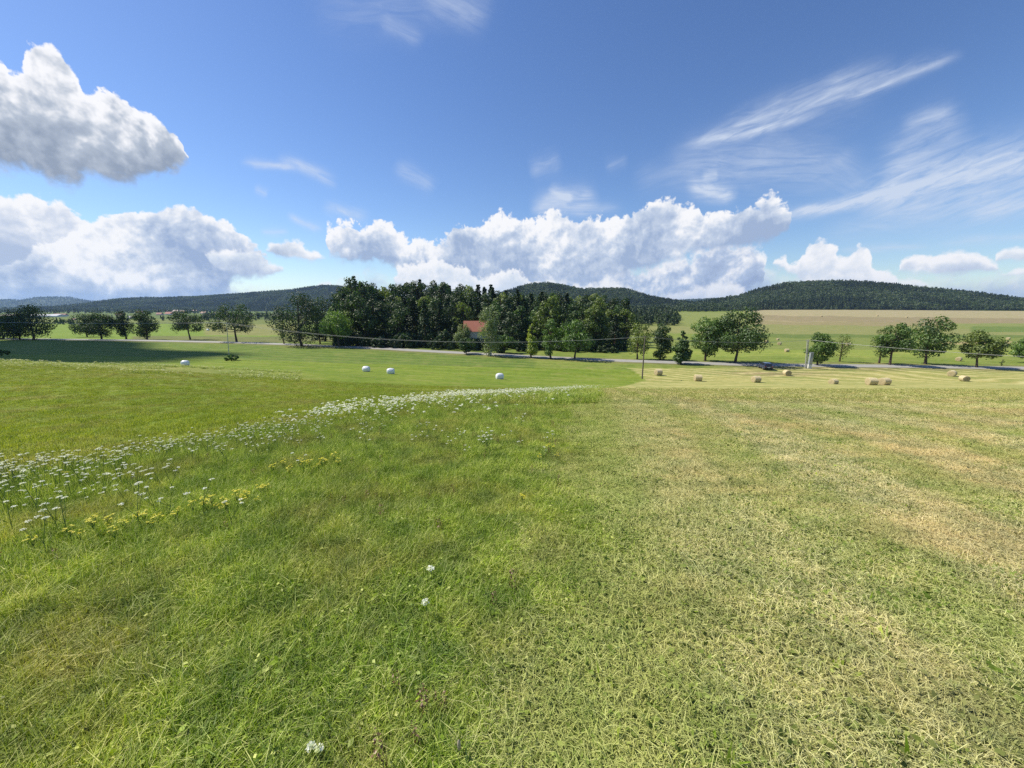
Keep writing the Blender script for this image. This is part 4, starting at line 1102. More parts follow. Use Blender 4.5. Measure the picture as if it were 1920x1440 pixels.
# ------------------------------------------------------------------ the wood behind the road
def forest():
    r = np.random.default_rng(12); protos = []
    spec = [('broadleaf_tree', 'broad', M_WOOD_LEAF, 20, 11.5, .06), ('broadleaf_tree', 'broad', M_WOOD_LEAF, 19, 10.5, .08), ('broadleaf_tree', 'broad', M_WOOD_LEAF, 21, 11, .1), ('broadleaf_tree', 'column', M_OAK, 18, 8, .1), ('broadleaf_tree', 'broad', M_OLIVE, 19, 10, .1),
            ('pine_tree', 'pine', M_PINE, 23, 8.5, .16), ('pine_tree', 'pine', M_PINE, 22, 7.5, .25), ('pine_tree', 'pine', M_PINE, 24, 9, .12), ('pine_tree', 'pine', M_PINE, 21, 7.5, .3)]
    G = {'broadleaf_tree': ('dark broadleaf tree crowded among others in the wood behind the road', 'broadleaf trees of the wood'), 'pine_tree': ('dark pointed conifer crowded among others in the wood behind the road', 'conifers of the wood')}
    # ridge of the tree tops: (column, row)
    top = [(490, 600), (520, 596), (560, 575), (600, 572), (640, 545), (660, 530), (674, 522), (690, 532), (720, 538), (760, 531), (790, 529), (820, 532), (850, 535), (880, 538), (920, 540), (960, 543), (1000, 546), (1040, 550), (1100, 552), (1150, 556), (1180, 560), (1192, 585), (1205, 612)]
    tx, ty = zip(*top)
    def place(px, Y, drop, k, label=None, force_h=None):
        p = at(px, Y); dep = p.y * CP - (p.z - EYE) * SP
        row = float(np.interp(px, tx, ty)) + drop
        _, foot = project(p.x, p.y, p.z)
        H = force_h or (foot - row) / F * dep
        name, kind, ml, h0, w0, st = spec[k]; sc = H / h0; wz = max(sc, .55) ** .5
        s3 = (wz * r.uniform(.85, 1.15), wz * r.uniform(.85, 1.15), sc)
        lab, grp = G[name]
        if protos_d.get(k) is None:
            t = make_tree(name, label or lab, p, r.uniform(0, 6.28), None if label else grp, H=h0, W=w0, seed=40 + k, kind=kind, stem=st, leaves=2600, lsize=.36, mleaf=ml, mbark=M_BARK_RED if kind == 'pine' else M_BARK, nblob=20)
            t.scale = s3; protos_d[k] = t
        else:
            t = dup(protos_d[k], p, r.uniform(0, 6.28), s3, label or lab, grp)
            if label and 'group' in t: del t['group']
    protos_d = {}
    for k in range(9): place(700 + k * 45, 190, 0, k)
    # ragged back rows give the skyline, front rows the dark wall
    for Y, step, d0, d1, a, b in ((215, 13, -2, 7, 645, 1182), (190, 17, 2, 20, 640, 1186), (170, 19, 14, 34, 628, 1176), (156, 24, 28, 46, 600, 1172)):
        px = a + r.uniform(0, step)
        while px < b:
            pine = r.uniform() < (.30 if 640 < px < 1000 else .12)
            place(px, Y + r.uniform(-7, 7), r.uniform(d0, d1) - (3 if pine else 0), int(r.integers(5, 9)) if pine else int(r.choice([0, 1, 2, 0, 1, 4, 3])))
            px += step * r.uniform(.65, 1.35)
    place(674, 180, 0, 1, 'tall tree whose top stands highest over the left part of the wood')
    px = 640                                                     # shrubs closing the foot of the wood
    k0 = None
    while px < 1180:
        y = r.uniform(140, 158); p = at(px, y); sc = r.uniform(.6, 1.2)
        if k0 is None: k0 = make_tree('understorey_shrub', 'dark shrub filling the foot of the wood edge', p, 0, 'shrubs along the foot of the wood', cat='bush', seed=60, H=4.5, W=6.5, kind='broad', stem=.02, leaves=1300, lsize=.3, mleaf=M_WOOD_LEAF, nblob=12)
        else: dup(k0, p, r.uniform(0, 6.28), (sc, sc, sc * r.uniform(.7, 1.3)))
        px += r.uniform(6, 14)
    place(1110, 150, 18, 4); place(1030, 152, 6, 4)
forest()

# ------------------------------------------------------------------ hills with far woods
def crown_protos(ml=M_FAR):
    out = []
    for k in range(6):
        r = np.random.default_rng(900 + k); pine = k >= 3
        n = 150; v = r.normal(0, 1, (n, 3)); v /= np.linalg.norm(v, axis=1)[:, None]
        if pine: f = r.uniform(0, 1, n) ** .8; P = np.stack([v[:, 0] * (1 - f) * 3.4, v[:, 1] * (1 - f) * 3.4, 3 + f * 17], 1)
        else:
            b = r.normal(0, 1, (7, 3)) * [2.0, 2.0, 2.2] + [0, 0, 11]; P = b[r.integers(0, 7, n)] + v * 2.6
        q, f_, t = leaf_quads(r, P, v * [1, 1, .3] + [0, 0, .6], np.full(n, 1.15), np.clip(r.uniform(.2, .8) + r.normal(0, .2, n), 0, 1))
        out.append(np_mesh('far_crown', q, f_, ml, False, {'tint': t}))
    return out
FARC = crown_protos()
M_HILL = simple('wooded_hillside', (.035, .055, .018), .95, .4, .02)
M_HILLF = simple('hill_pasture', (.16, .2, .07), .95, .3, .01)
def hill(name, prof, Y, depth, n_trees, label, base_row=None, seed=1, jit=3.0, tall=1.0, bald=None, mat=None, shape=1.5):
    """a wooded ridge: prof = (column, row of its skyline) seen at distance Y"""
    px = np.array([p[0] for p in prof], float); py = np.array([p[1] for p in prof], float)
    us = (px - 960) / F * CP; hs = np.array([EYE + Y * slope_of(p) for p in py]) - 9 * tall
    nu, nv = 160, 30; U = np.linspace(us[0], us[-1], nu)
    def hh(u, w, x, y):    # w: -1 front foot .. 0 crest .. 1 back foot
        top = np.interp(u, us, hs); g = ground(x, np.minimum(y, 7900))
        s = np.clip(1 - np.abs(w), 0, 1); s = np.sin(s * np.pi / 2) ** shape
        z = g + np.maximum(top - g, 0) * s * (1 + .10 * fbm(x / 300., y / 300., seed, 3) * (1 - s)) + fbm(x / 120., y / 120., seed + 3, 3) * jit * 3 * s * (1 - s)
        return np.where(np.abs(w) > .985, g - 4, z)
    W = np.linspace(-1, 1, nv); Ug, Wg = np.meshgrid(U, W, indexing='ij'); Yg = Y + Wg * depth; Xg = Ug * Y * (1 + Wg * depth / Y * .55)
    Zg = hh(Ug.ravel(), Wg.ravel(), Xg.ravel(), Yg.ravel()); idx = np.arange(nu * nv).reshape(nu, nv)
    f = np.stack([idx[:-1, :-1], idx[1:, :-1], idx[1:, 1:], idx[:-1, 1:]], -1).reshape(-1, 4)
    tag(link(bpy.data.objects.new(name, np_mesh(name, np.stack([Xg.ravel(), Yg.ravel(), Zg], 1), f, mat or M_HILL, True))), kind='structure')
    r = np.random.default_rng(seed); u = r.uniform(us[0], us[-1], n_trees); w = r.uniform(-.99, .12, n_trees)
    y = Y + w * depth; x = u * Y * (1 + w * depth / Y * .55); z = hh(u, w, x, y)
    keep = np.ones(n_trees, bool)
    if bald: 
        keep = ~((fbm(x / bald[0], y / bald[0] * .6, seed + 9, 3) > bald[1]) & (w < -.2))
    x, y, z = x[keep], y[keep], z[keep]; n = len(x)
    patch = vnoise(x / 90., y / 90., seed + 5) > .5
    idx = np.where(patch, r.integers(0, 3, n), r.integers(3, 6, n)); s = r.uniform(.6, 1.05, n) * tall
    scatter('distant_wood', np.stack([x, y, z - 1], 1), np.stack([r.normal(0, .03, n), r.normal(0, .03, n), r.uniform(0, 6.28, n)], 1), np.stack([s * 1.15, s * 1.15, s * r.uniform(.85, 1.1, n)], 1), idx, FARC, label)
hill('far_blue_hills', [(-700, 575), (-350, 566), (-150, 565), (-40, 566), (10, 562), (30, 562), (55, 565), (75, 558), (95, 557), (130, 557), (160, 563), (205, 568), (260, 573)], 5200, 900, 9000, 'blue wooded ridge at the far left of the skyline', seed=21, tall=1.3)
hill('distant_hills', [(1150, 572), (1240, 564), (1270, 563), (1330, 560), (1400, 560), (1460, 566), (1520, 574)], 4400, 700, 6000, 'thin far ridge seen in the gap left of the right-hand hill', seed=22, tall=1.2)
hill('distant_hills', [(1780, 574), (1850, 566), (1890, 562), (1930, 559), (2050, 552), (2300, 556), (2500, 570)], 3000, 600, 6000, 'far ridge rising out of the photo on the right', seed=23)
hill('village_hill', [(120, 578), (180, 573), (215, 566), (245, 561), (280, 559), (310, 560), (340, 558), (380, 557), (420, 554), (470, 551), (520, 547), (560, 544), (590, 539), (615, 536), (640, 537), (680, 545), (760, 556), (860, 566)], 2700, 800, 22000, 'blue-green wooded hill above the village on the left', seed=24, bald=(120., .30), tall=1.0)
hill('wooded_hill', [(900, 566), (950, 548), (985, 537), (1010, 533), (1030, 533), (1060, 538), (1085, 544), (1110, 544), (1140, 543), (1165, 543), (1185, 549), (1200, 555), (1230, 561), (1260, 566), (1310, 572), (1360, 575)], 1700, 480, 12000, 'wooded hill rising behind the middle wood', seed=25)
hill('wooded_hill', [(1230, 577), (1290, 572), (1350, 562), (1385, 556), (1410, 547), (1440, 539), (1470, 533), (1500, 531), (1560, 530), (1600, 532), (1650, 537), (1700, 542), (1750, 547), (1800, 553), (1850, 562), (1880, 567), (1950, 569), (2100, 570), (2300, 572), (2500, 576)], 1500, 470, 24000, 'long dark wooded hill on the right above the stubble fields', seed=26, shape=1.1)

# woods and hedges of the middle distance
def wood_patch(px0, px1, y0, y1, n, lab, seed, sc=1.0):
    r = np.random.default_rng(seed); Y = r.uniform(y0, y1, n); px = r.uniform(px0, px1, n); X = (px - 960) / F * Y * CP
    s = r.uniform(.5, 1.0, n) * sc
    scatter('distant_wood', np.stack([X, Y, ground(X, Y) - 1], 1), np.stack([0 * s, 0 * s, r.uniform(0, 6.28, n)], 1), np.stack([s * 1.2, s * 1.2, s], 1), r.integers(0, 6, n), FARC, lab)
wood_patch(1185, 1275, 420, 640, 260, 'low dark wood left of the green pasture', 31, .62)
wood_patch(1262, 1425, 900, 1060, 420, 'strip of wood above the green pasture', 32, .75)
wood_patch(1130, 1262, 640, 960, 500, 'wooded slope behind the right end of the middle wood', 33, .9)
wood_patch(1290, 2300, 1020, 1075, 520, 'dark wood edge along the top of the stubble field', 34, .8)
wood_patch(380, 640, 520, 900, 330, 'scattered wood at the foot of the village hill', 35, .62)
wood_patch(-300, 420, 1100, 1900, 900, 'trees around the village in the valley', 36, .8)
wood_patch(95, 220, 400, 470, 60, 'row of bushes beyond the first left field', 37, .4)
wood_patch(180, 420, 540, 700, 90, 'hedge along the far side of the bright green field', 38, .42)
wood_patch(1075, 1200, 300, 360, 60, 'bushes right behind the middle wood', 39, .55)
# === OBJECTS
# ------------------------------------------------------------------ bales
def bale_mat():
    m, T, out = mat_new('hay_bale')
    g = T.n.new('ShaderNodeTexCoord').outputs['Object']; x, y, z = T.sep(g)
    rad = T.m('SQRT', T.m('ADD', T.m('MULTIPLY', y, y), T.m('MULTIPLY', z, z)))
    a = T.noise(T.comb(T.m('MULTIPLY', x, 6), T.m('MULTIPLY', y, 1), T.m('MULTIPLY', z, 1)), 14, 6, .75)
    ring = T.m('SINE', T.m('MULTIPLY', T.m('MULTIPLY_ADD', a, .05, rad), 95))
    end = T.mr(T.m('ABSOLUTE', x), .575, .585)
    c = T.mix(a, (.36, .29, .15), (.74, .62, .38))
    c = T.mix(T.m('MULTIPLY', end, T.mr(ring, -1, 1, 0, .7)), c, (.13, .10, .05))
    principled(T, out, c, .95, a, .03, .05); return m
M_BALE = bale_mat()
M_WRAP = simple('white_film', (.78, .79, .80), .32, .05, 9, .5, bump_d=.012)
def bale_mesh():
    r = np.random.default_rng(8); mb = MB(); L = .60; Rr = .62
    prof = [(-L, .02), (-L - .012, Rr * .5), (-L, Rr * .9), (-L + .03, Rr)] + [(-L + .03 + (2 * L - .06) * k / 10, Rr + (.012 if k % 2 else 0)) for k in range(1, 10)] + [(L - .03, Rr), (L, Rr * .9), (L + .012, Rr * .5), (L, .02)]
    mb.lathe(prof, 'x', 40)
    mb.v = [(x + r.normal(0, .006), y * (1 + .03 * math.sin(math.atan2(z, y) * 5)), z * .97) for x, y, z in mb.v]
    return mb.mesh('round_bale', M_BALE, True)
def strings_mesh():
    mb = MB()
    for k in range(9):
        x = -.5 + k * .125; mb.tube([(x, .628 * math.cos(a), .61 * math.sin(a)) for a in np.linspace(0, 2 * math.pi, 33)], .005, 4, False)
    return mb.mesh('net_wrap', M_TWINE)
M_TWINE = simple('twine', (.62, .58, .45), .7)
def bales():
    bm_ = bale_mesh(); sm = strings_mesh(); first = None
    B = [((1234, 703.5), 12, 'round hay bale nearest the wooden pole, first from the left on the mown field', 1.15),
         ((1308, 714.5), -6, 'round hay bale lying alone below the middle-sized and biggest trees', 1.1),
         ((1417, 717), 4, 'round hay bale below the parked car, side turned to the viewer', 1.1),
         ((1475, 704.5), 82, 'hay bale turned end-on by the dry patch between the car and the concrete pole', 1.1),
         ((1562, 720), 14, 'flat-looking sunken hay bale below the thin young tree', .95),
         ((1633, 722), -8, 'left hay bale of the two lying close together on the right of the field', 1.15),
         ((1657, 722), 7, 'right hay bale of the two lying close together on the right of the field', 1.15),
         ((1784, 705.5), 28, 'slantwise hay bale, upper left one of the two near the right edge', 1.1),
         ((1807, 715), 74, 'hay bale showing its round end, lower right one of the two near the right edge', 1.0),
         ((1437, 643), 10, 'tiny distant bale on the far green field just right of the biggest tree', 1.1), ((1461, 647), 40, 'tiny distant bale on the far green field, lowest of three', 1.2), ((1458, 638), 20, 'tiny distant bale on the far green field, uppermost of three', 1.0),
         ((1590, 648), 5, 'tiny distant bale behind the thin young tree', 1.2), ((1797, 677), 25, 'pale bale on the green field just beyond the road at the right', 1.0), ((1475, 660), 0, 'distant bale by the line of cut grass beyond the road', 1.0),
         ((1890, 637), 15, 'tiny distant bale on the tan strip at the right edge', 1.2), ((1645, 593), 0, 'tiny bale on the stubble hillside left of the tallest tree crown', 2.0), ((1540, 594), 10, 'tiny bale on the stubble hillside above the dense small tree', 2.0), ((1700, 596), 10, 'tiny bale on the stubble hillside above the row of three crowns', 2.0)]
    for i, ((px, py), rz, lab, sc) in enumerate(B):
        p = hit(px, py, 68 if py > 695 else 100); p.z += .57 * sc
        if i == 4: p.z -= .15
        far = py < 690
        grp = 'distant bales beyond the road' if far else 'round hay bales on the mown field'
        if first is None:
            first = thing('hay_bale', lab, 'hay bale', p, R(rz), grp); link(bpy.data.objects.new('straw_roll', bm_), first); link(bpy.data.objects.new('net_wrap', sm), first); first.scale = (sc,) * 3
        else: dup(first, p, R(rz), sc, lab, grp)
    # wrapped bales: film over a roll, soft shoulders, folds at the ends
    def wrap():
        r = np.random.default_rng(4); mb = MB(); L = .62; Rr = .62; prof = []
        for k in range(13):
            a = math.pi * k / 12; prof.append((-math.cos(a) * L * (1.04), Rr * min(1, (math.sin(a) ** .42 if 0 < k < 12 else .03))))
        mb.lathe(prof, 'x', 36); out = []
        for x, y, z in mb.v:
            a = math.atan2(z, y); f = 1 + .022 * math.sin(a * 7 + x * 5) + .012 * math.sin(a * 17)
            y2, z2 = y * f, z * f
            if z2 < -.45: z2 = -.45 - (abs(z2) - .45) * .25; y2 *= 1.06
            out.append((x, y2, z2))
        mb.v = out; return mb.mesh('plastic_wrap', M_WRAP, True)
    wm = wrap(); r = np.random.default_rng(1)
    for px, Y, rz, sc, lab in ((348, 70, 15, .86, 'white wrapped bale at the far left, half hidden by the brow of the field'), (687, 72, -5, .95, 'white wrapped bale, left one of the two lying close together'), (733, 68, 12, .95, 'white wrapped bale, right one of the two lying close together'), (937, 66, 20, .95, 'white wrapped bale lying alone nearest the tip of the flowering strip')):
        p = at(px, Y); p.z += .47 * sc
        t = tag(link(bpy.data.objects.new('wrapped_bale', wm)), lab, 'wrapped bale', 'white wrapped bales on the green field'); t.location = p; t.rotation_euler = (0, 0, R(rz)); t.scale = (sc * 1.12, sc, sc * 1.04)
    p = hit(390, 620, 150); t = tag(link(bpy.data.objects.new('wrapped_bale', wm)), 'tiny white wrapped bale on the far field behind the wide airy tree', 'wrapped bale'); t.location = p + Vector((0, 0, .5)); t.scale = (1.3,) * 3
bales()

# ------------------------------------------------------------------ poles, wires, cabinet
M_WOOD = simple('weathered_wood', (.15, .125, .10), .9, .35, 4)
M_CONC = simple('concrete', (.42, .41, .38), .85, .15, 3)
M_STEEL = simple('galvanised_steel', (.36, .38, .40), .45, .1, 8, .5, .6)
M_CAB = simple('grey_cabinet_paint', (.30, .33, .36), .5, .12, 5)
M_WIRE = simple('wire', (.34, .34, .34), .5, .05, 1, .5, .3)
M_PORC = simple('porcelain', (.35, .20, .12), .3, .1, 8, .5)
def pole_top(parent, z, w=1.3, rot=0.0):
    mb = MB(); mb.box((0, 0, z - .35), (w, .09, .10), rot); a = mb.build('crossarm', M_STEEL, parent)
    for s in (-1, 1):
        c = (s * w * .42 * math.cos(rot), s * w * .42 * math.sin(rot), z - .30)
        MB().lathe([(0, .02), (.04, .05), (.08, .035), (.12, .055), (.17, .04), (.21, .02)], 'z', 10, c).build('insulator', M_PORC, a, True)
def pole_height(p, top):
    dep = p.y * CP - (p.z - EYE) * SP; _, f = project(p.x, p.y, p.z); return (f - top) / F * dep
def poles():
    tops = []
    pw = PB; H = pole_height(pw, 631)
    t = thing('utility_pole', 'slim weathered wooden pole standing at the corner of the mown field', 'utility pole', pw)
    MB().tube([(0, 0, -.4), (0, 0, H * .5), (0, 0, H)], [.15, .13, .10], 12).build('shaft', M_WOOD, t, True); pole_top(t, H, 1.2, R(70)); a1 = (pw, H, R(70), 1.2)
    pc = hit(1511, 691, 84); Hc = pole_height(pc, 637)
    t = thing('utility_pole', 'pale double concrete pole beside the grey cabinet at the road', 'utility pole', pc); t.rotation_euler = (0, R(-4.5), 0)
    for s in (-.28, .28): MB().tube([(s * .75, 0, -.3), (s * .5, 0, Hc)], [.12, .085], 10).build('shaft', M_CONC, t, True)
    mb = MB()
    for k in range(1, 5): mb.box((0, 0, Hc * k / 5), (.30, .08, .14))
    mb.build('brace', M_CONC, t); pole_top(t, Hc, 1.5, R(80)); a2 = (pc, Hc, R(80), 1.5)
    k = thing('transformer_cabinet', 'tall grey electrical cabinet on a white plinth beside the concrete pole', 'cabinet', pc + Vector((.95, .1, 0)))
    MB().box((0, 0, 2.5), (.7, .55, 3.0)).build('housing', M_CAB, k); MB().box((0, 0, 4.06), (.82, .66, .10)).build('roof', M_STEEL, k)
    d = MB().box((0, -.315, 1.9), (.7, .025, 1.5)).build('door', M_STEEL, k); MB().box((.28, -.34, 1.9), (.03, .03, .2)).build('handle', M_WIRE, d)
    MB().box((0, 0, .5), (.75, .55, 1.0)).build('plinth', simple('whitewash', (.7, .7, .66), .8), k)
    mb = MB()
    for j in range(6): mb.box((0, -.315, 3.1 + j * .16), (.6, .03, .05))
    mb.build('vent', M_WIRE, k)
    pl = at(430, 92); Hl = pole_height(pl, 605)
    t = thing('utility_pole', 'thin grey pole with a bush at its foot in the shaded field at the left', 'utility pole', pl)
    t.rotation_euler = (0, R(4), 0); MB().tube([(0, 0, -.4), (0, 0, Hl)], [.09, .06], 10).build('shaft', M_CONC, t, True); pole_top(t, Hl, 1.2, R(60)); a3 = (pl, Hl, R(60), 1.2)
    # poles outside the frame that carry the ends of the line
    q = at(-330, 110); a0 = (q, 9.0, R(60), 1.2); t = thing('utility_pole', 'wooden pole of the power line, just outside the left edge', 'utility pole', q); MB().tube([(0, 0, -.4), (0, 0, 9)], [.14, .09], 10).build('shaft', M_WOOD, t, True); pole_top(t, 9, 1.2, R(60))
    q = at(2080, 62); hq = pole_height(q, 676); a4 = (q, hq, R(80), 1.5); t = thing('utility_pole', 'pole of the power line, just outside the right edge', 'utility pole', q); MB().tube([(0, 0, -.4), (0, 0, hq)], [.14, .09], 10).build('shaft', M_WOOD, t, True); pole_top(t, hq, 1.5, R(80))
    names = ['running out of the photo at the left', 'in front of the wood, left pole to wooden pole', 'between the wooden pole and the concrete pole', 'from the concrete pole out past the right edge']
    for n, (A, B, sag) in enumerate(((a0, a3, .8), (a3, a1, 2.6), (a1, a2, .9), (a2, a4, .5))):
        for s, side in ((-1, 'nearer'), (1, 'farther')):
            P = [Vector((g[0].x + s * g[3] * .42 * math.cos(g[2]), g[0].y + s * g[3] * .42 * math.sin(g[2]), g[0].z + g[1] - .08)) for g in (A, B)]
            pts = [P[0].lerp(P[1], f) - Vector((0, 0, 4 * sag * f * (1 - f))) for f in np.linspace(0, 1, 28)]
            tag(MB().tube(pts, .017, 5).build('power_line', M_WIRE), '%s wire of the span %s' % (side, names[n]), 'power line', 'wires of the power line')
    # bush at the foot of the left pole
    a, b = tree_meshes(seed=71, H=1.3, W=3.2, kind='broad', stem=.02, leaves=2200, lsize=.15, mleaf=M_LIME, nblob=22)
    t = thing('shrub', 'low dark bush round the foot of the thin left pole', 'bush', at(434, 90)); link(bpy.data.objects.new('stem', a), t); link(bpy.data.objects.new('foliage', b), t)
    a, b = tree_meshes(seed=72, H=1.5, W=3.6, kind='broad', stem=.02, leaves=2200, lsize=.15, mleaf=M_LIME, nblob=22)
    t = thing('shrub', 'low dark bush in the shaded field cut by the left edge of the photo', 'bush', at(-4, 84)); link(bpy.data.objects.new('stem', a), t); link(bpy.data.objects.new('foliage', b), t)
poles()

# ------------------------------------------------------------------ parked car
def car():
    p = hit(1434, 692, 80); t = thing('parked_car', 'dark blue-grey car parked at the near edge of the road under the biggest tree', 'car', p + Vector((0, 0, .05)), R(76))
    t.scale = (1.12,) * 3
    paint = simple('car_paint', (.05, .065, .13), .28, .05, 2, .5, .3, 1.0); glass = simple('car_glass', (.02, .025, .03), .08, .05, 2, .6); rub = simple('rubber', (.02, .02, .02), .85); rim = simple('alloy', (.45, .45, .46), .35, .05, 4, .5, .8)
    red = simple('tail_lamp', (.35, .02, .02), .25, .05, 4, .5); lamp = simple('head_lamp', (.7, .72, .75), .15, .05, 4, .6)
    # side outline (x forward, z up) swept across with tumblehome
    low = [(-2.1, .32), (-2.15, .55), (-2.12, .92), (-1.2, .98), (.55, .98), (1.35, .90), (1.95, .76), (2.1, .58), (2.08, .32)]
    def loft(outline, halfw, mb):
        n = len(outline); vs = []
        for y, ins in ((-halfw, .05), (-halfw + .06, 0), (halfw - .06, 0), (halfw, .05)):
            for x, z in outline:
                cx, cz = 0, .65; vs.append((cx + (x - cx) * (1 - ins * .5), y * (1 - .05 * max(0, z - .6)), cz + (z - cz) * (1 - ins)))
        fs = []
        for k in range(3):
            for i in range(n): fs.append((k * n + i, k * n + (i + 1) % n, (k + 1) * n + (i + 1) % n, (k + 1) * n + i))
        fs += [tuple(range(n)), tuple(range(3 * n, 4 * n))]; mb.add(vs, fs)
    mb = MB(); loft(low, .88, mb); mb.build('body', paint, t, True)
    cab = [(-2.0, .97), (-1.55, 1.46), (-.9, 1.53), (.05, 1.50), (.95, .97)]
    def greenhouse(off, z0, mb):
        n = len(cab); vs = []
        for s in (-1, 1):
            for x, z in cab: vs.append((x, s * ((.80 + off) - .17 * (z - .97) / .55), z + z0))
        fs = [(i, (i + 1) % n, n + (i + 1) % n, n + i) for i in range(n)] + [tuple(range(n)), tuple(range(n, 2 * n))]; mb.add(vs, fs)
    mb = MB(); greenhouse(0, 0, mb); mb.build('cabin', paint, t)
    for s in (-1, 1):
        for (x0, x1, x2, x3) in ((-1.62, -.98, -.95, -1.40), (-.88, -.08, -.12, -.86), (.0, .78, .12, .0)):
            def yy(z): return s * (.80 + .004 - .17 * (z - .97) / .55)
            v = [(x0, yy(1.02), 1.02), (x1, yy(1.02), 1.02), (x2, yy(1.44), 1.44), (x3, yy(1.44), 1.44)]
            w = [(a, b + s * .008, c) for a, b, c in v]; MB().add(v + w, [(0, 1, 2, 3), (4, 5, 6, 7), (0, 1, 5, 4), (1, 2, 6, 5), (2, 3, 7, 6), (3, 0, 4, 7)]).build('side_window', glass, t)
    v = [(.93, -.70, 1.01), (.93, .70, 1.01), (.14, .60, 1.47), (.14, -.60, 1.47)]; w = [(a + .012, b, c + .012) for a, b, c in v]
    MB().add(v + w, [(0, 1, 2, 3), (4, 5, 6, 7), (0, 1, 5, 4), (1, 2, 6, 5), (2, 3, 7, 6), (3, 0, 4, 7)]).build('windscreen', glass, t)
    v = [(-1.98, -.68, 1.02), (-1.98, .68, 1.02), (-1.60, .60, 1.43), (-1.60, -.60, 1.43)]; w = [(a - .012, b, c + .008) for a, b, c in v]
    MB().add(v + w, [(0, 1, 2, 3), (4, 5, 6, 7), (0, 1, 5, 4), (1, 2, 6, 5), (2, 3, 7, 6), (3, 0, 4, 7)]).build('rear_window', glass, t)
    for x in (-1.32, 1.32):
        for s in (-1, 1):
            wl = MB().lathe([(-.10, .20), (-.10, .30), (-.07, .325), (.07, .325), (.10, .30), (.10, .20)], 'y', 24, (x, s * .80, .325)).build('wheel', rub, t, True)
            MB().lathe([(-.02, .03), (-.02, .19), (.02, .20), (.035, .05)], 'y', 16, (x, s * .885, .325)).build('rim', rim, wl, True)
    for s in (-1, 1):
        MB().box((-2.13, s * .70, .80), (.06, .22, .16)).build('tail_light', red, t); MB().box((2.03, s * .66, .66), (.12, .30, .12)).build('headlight', lamp, t)
        MB().box((.72, s * .93, 1.03), (.12, .16, .11)).build('wing_mirror', paint, t)
    MB().box((-2.16, 0, .42), (.10, 1.55, .18)).build('bumper', rub, t); MB().box((2.09, 0, .42), (.12, 1.55, .18)).build('bumper', rub, t)
    MB().box((-2.18, 0, .62), (.02, .5, .11)).build('number_plate', simple('plate_white', (.75, .75, .72), .4), t)
car()

# ------------------------------------------------------------------ houses
def house(name, lab, p, L, W, wall_h, roof_h, rz, wallc, roofc, windows=3, chim=True, group=None):
    t = thing(name, lab, 'house', p, rz, group); wm = simple('plaster_' + name, wallc, .9, .1, 1.5); rm = simple('roof_tiles_' + name, roofc, .85, .3, 2.5)
    MB().box((0, 0, wall_h / 2 - .5), (L, W, wall_h + 1)).build('wall', wm, t)
    o = .4; mb = MB()
    v = [(-L / 2 - o, -W / 2 - o, wall_h - .2), (L / 2 + o, -W / 2 - o, wall_h - .2), (L / 2 + o, 0, wall_h + roof_h), (-L / 2 - o, 0, wall_h + roof_h), (-L / 2 - o, W / 2 + o, wall_h - .2), (L / 2 + o, W / 2 + o, wall_h - .2)]
    mb.add(v, [(0, 1, 2, 3), (3, 2, 5, 4), (0, 3, 4), (1, 5, 2), (0, 4, 5, 1)]); rf = mb.build('roof', rm, t)
    if chim: MB().box((L * .22, .6, wall_h + roof_h * .9), (.7, .7, 1.8)).build('chimney', simple('brick', (.25, .12, .08), .9), rf)
    gl = simple('window_glass', (.04, .05, .06), .1); fr = simple('window_frame_paint', (.7, .7, .68), .6)
    for k in range(windows):
        x = -L / 2 + L * (k + .5) / windows; w = MB().box((x, -W / 2 - .03, wall_h * .55), (1.2, .06, 1.4)).build('window', fr, t); MB().box((x, -W / 2 - .075, wall_h * .55), (1.0, .03, 1.2)).build('pane', gl, w)
    return t
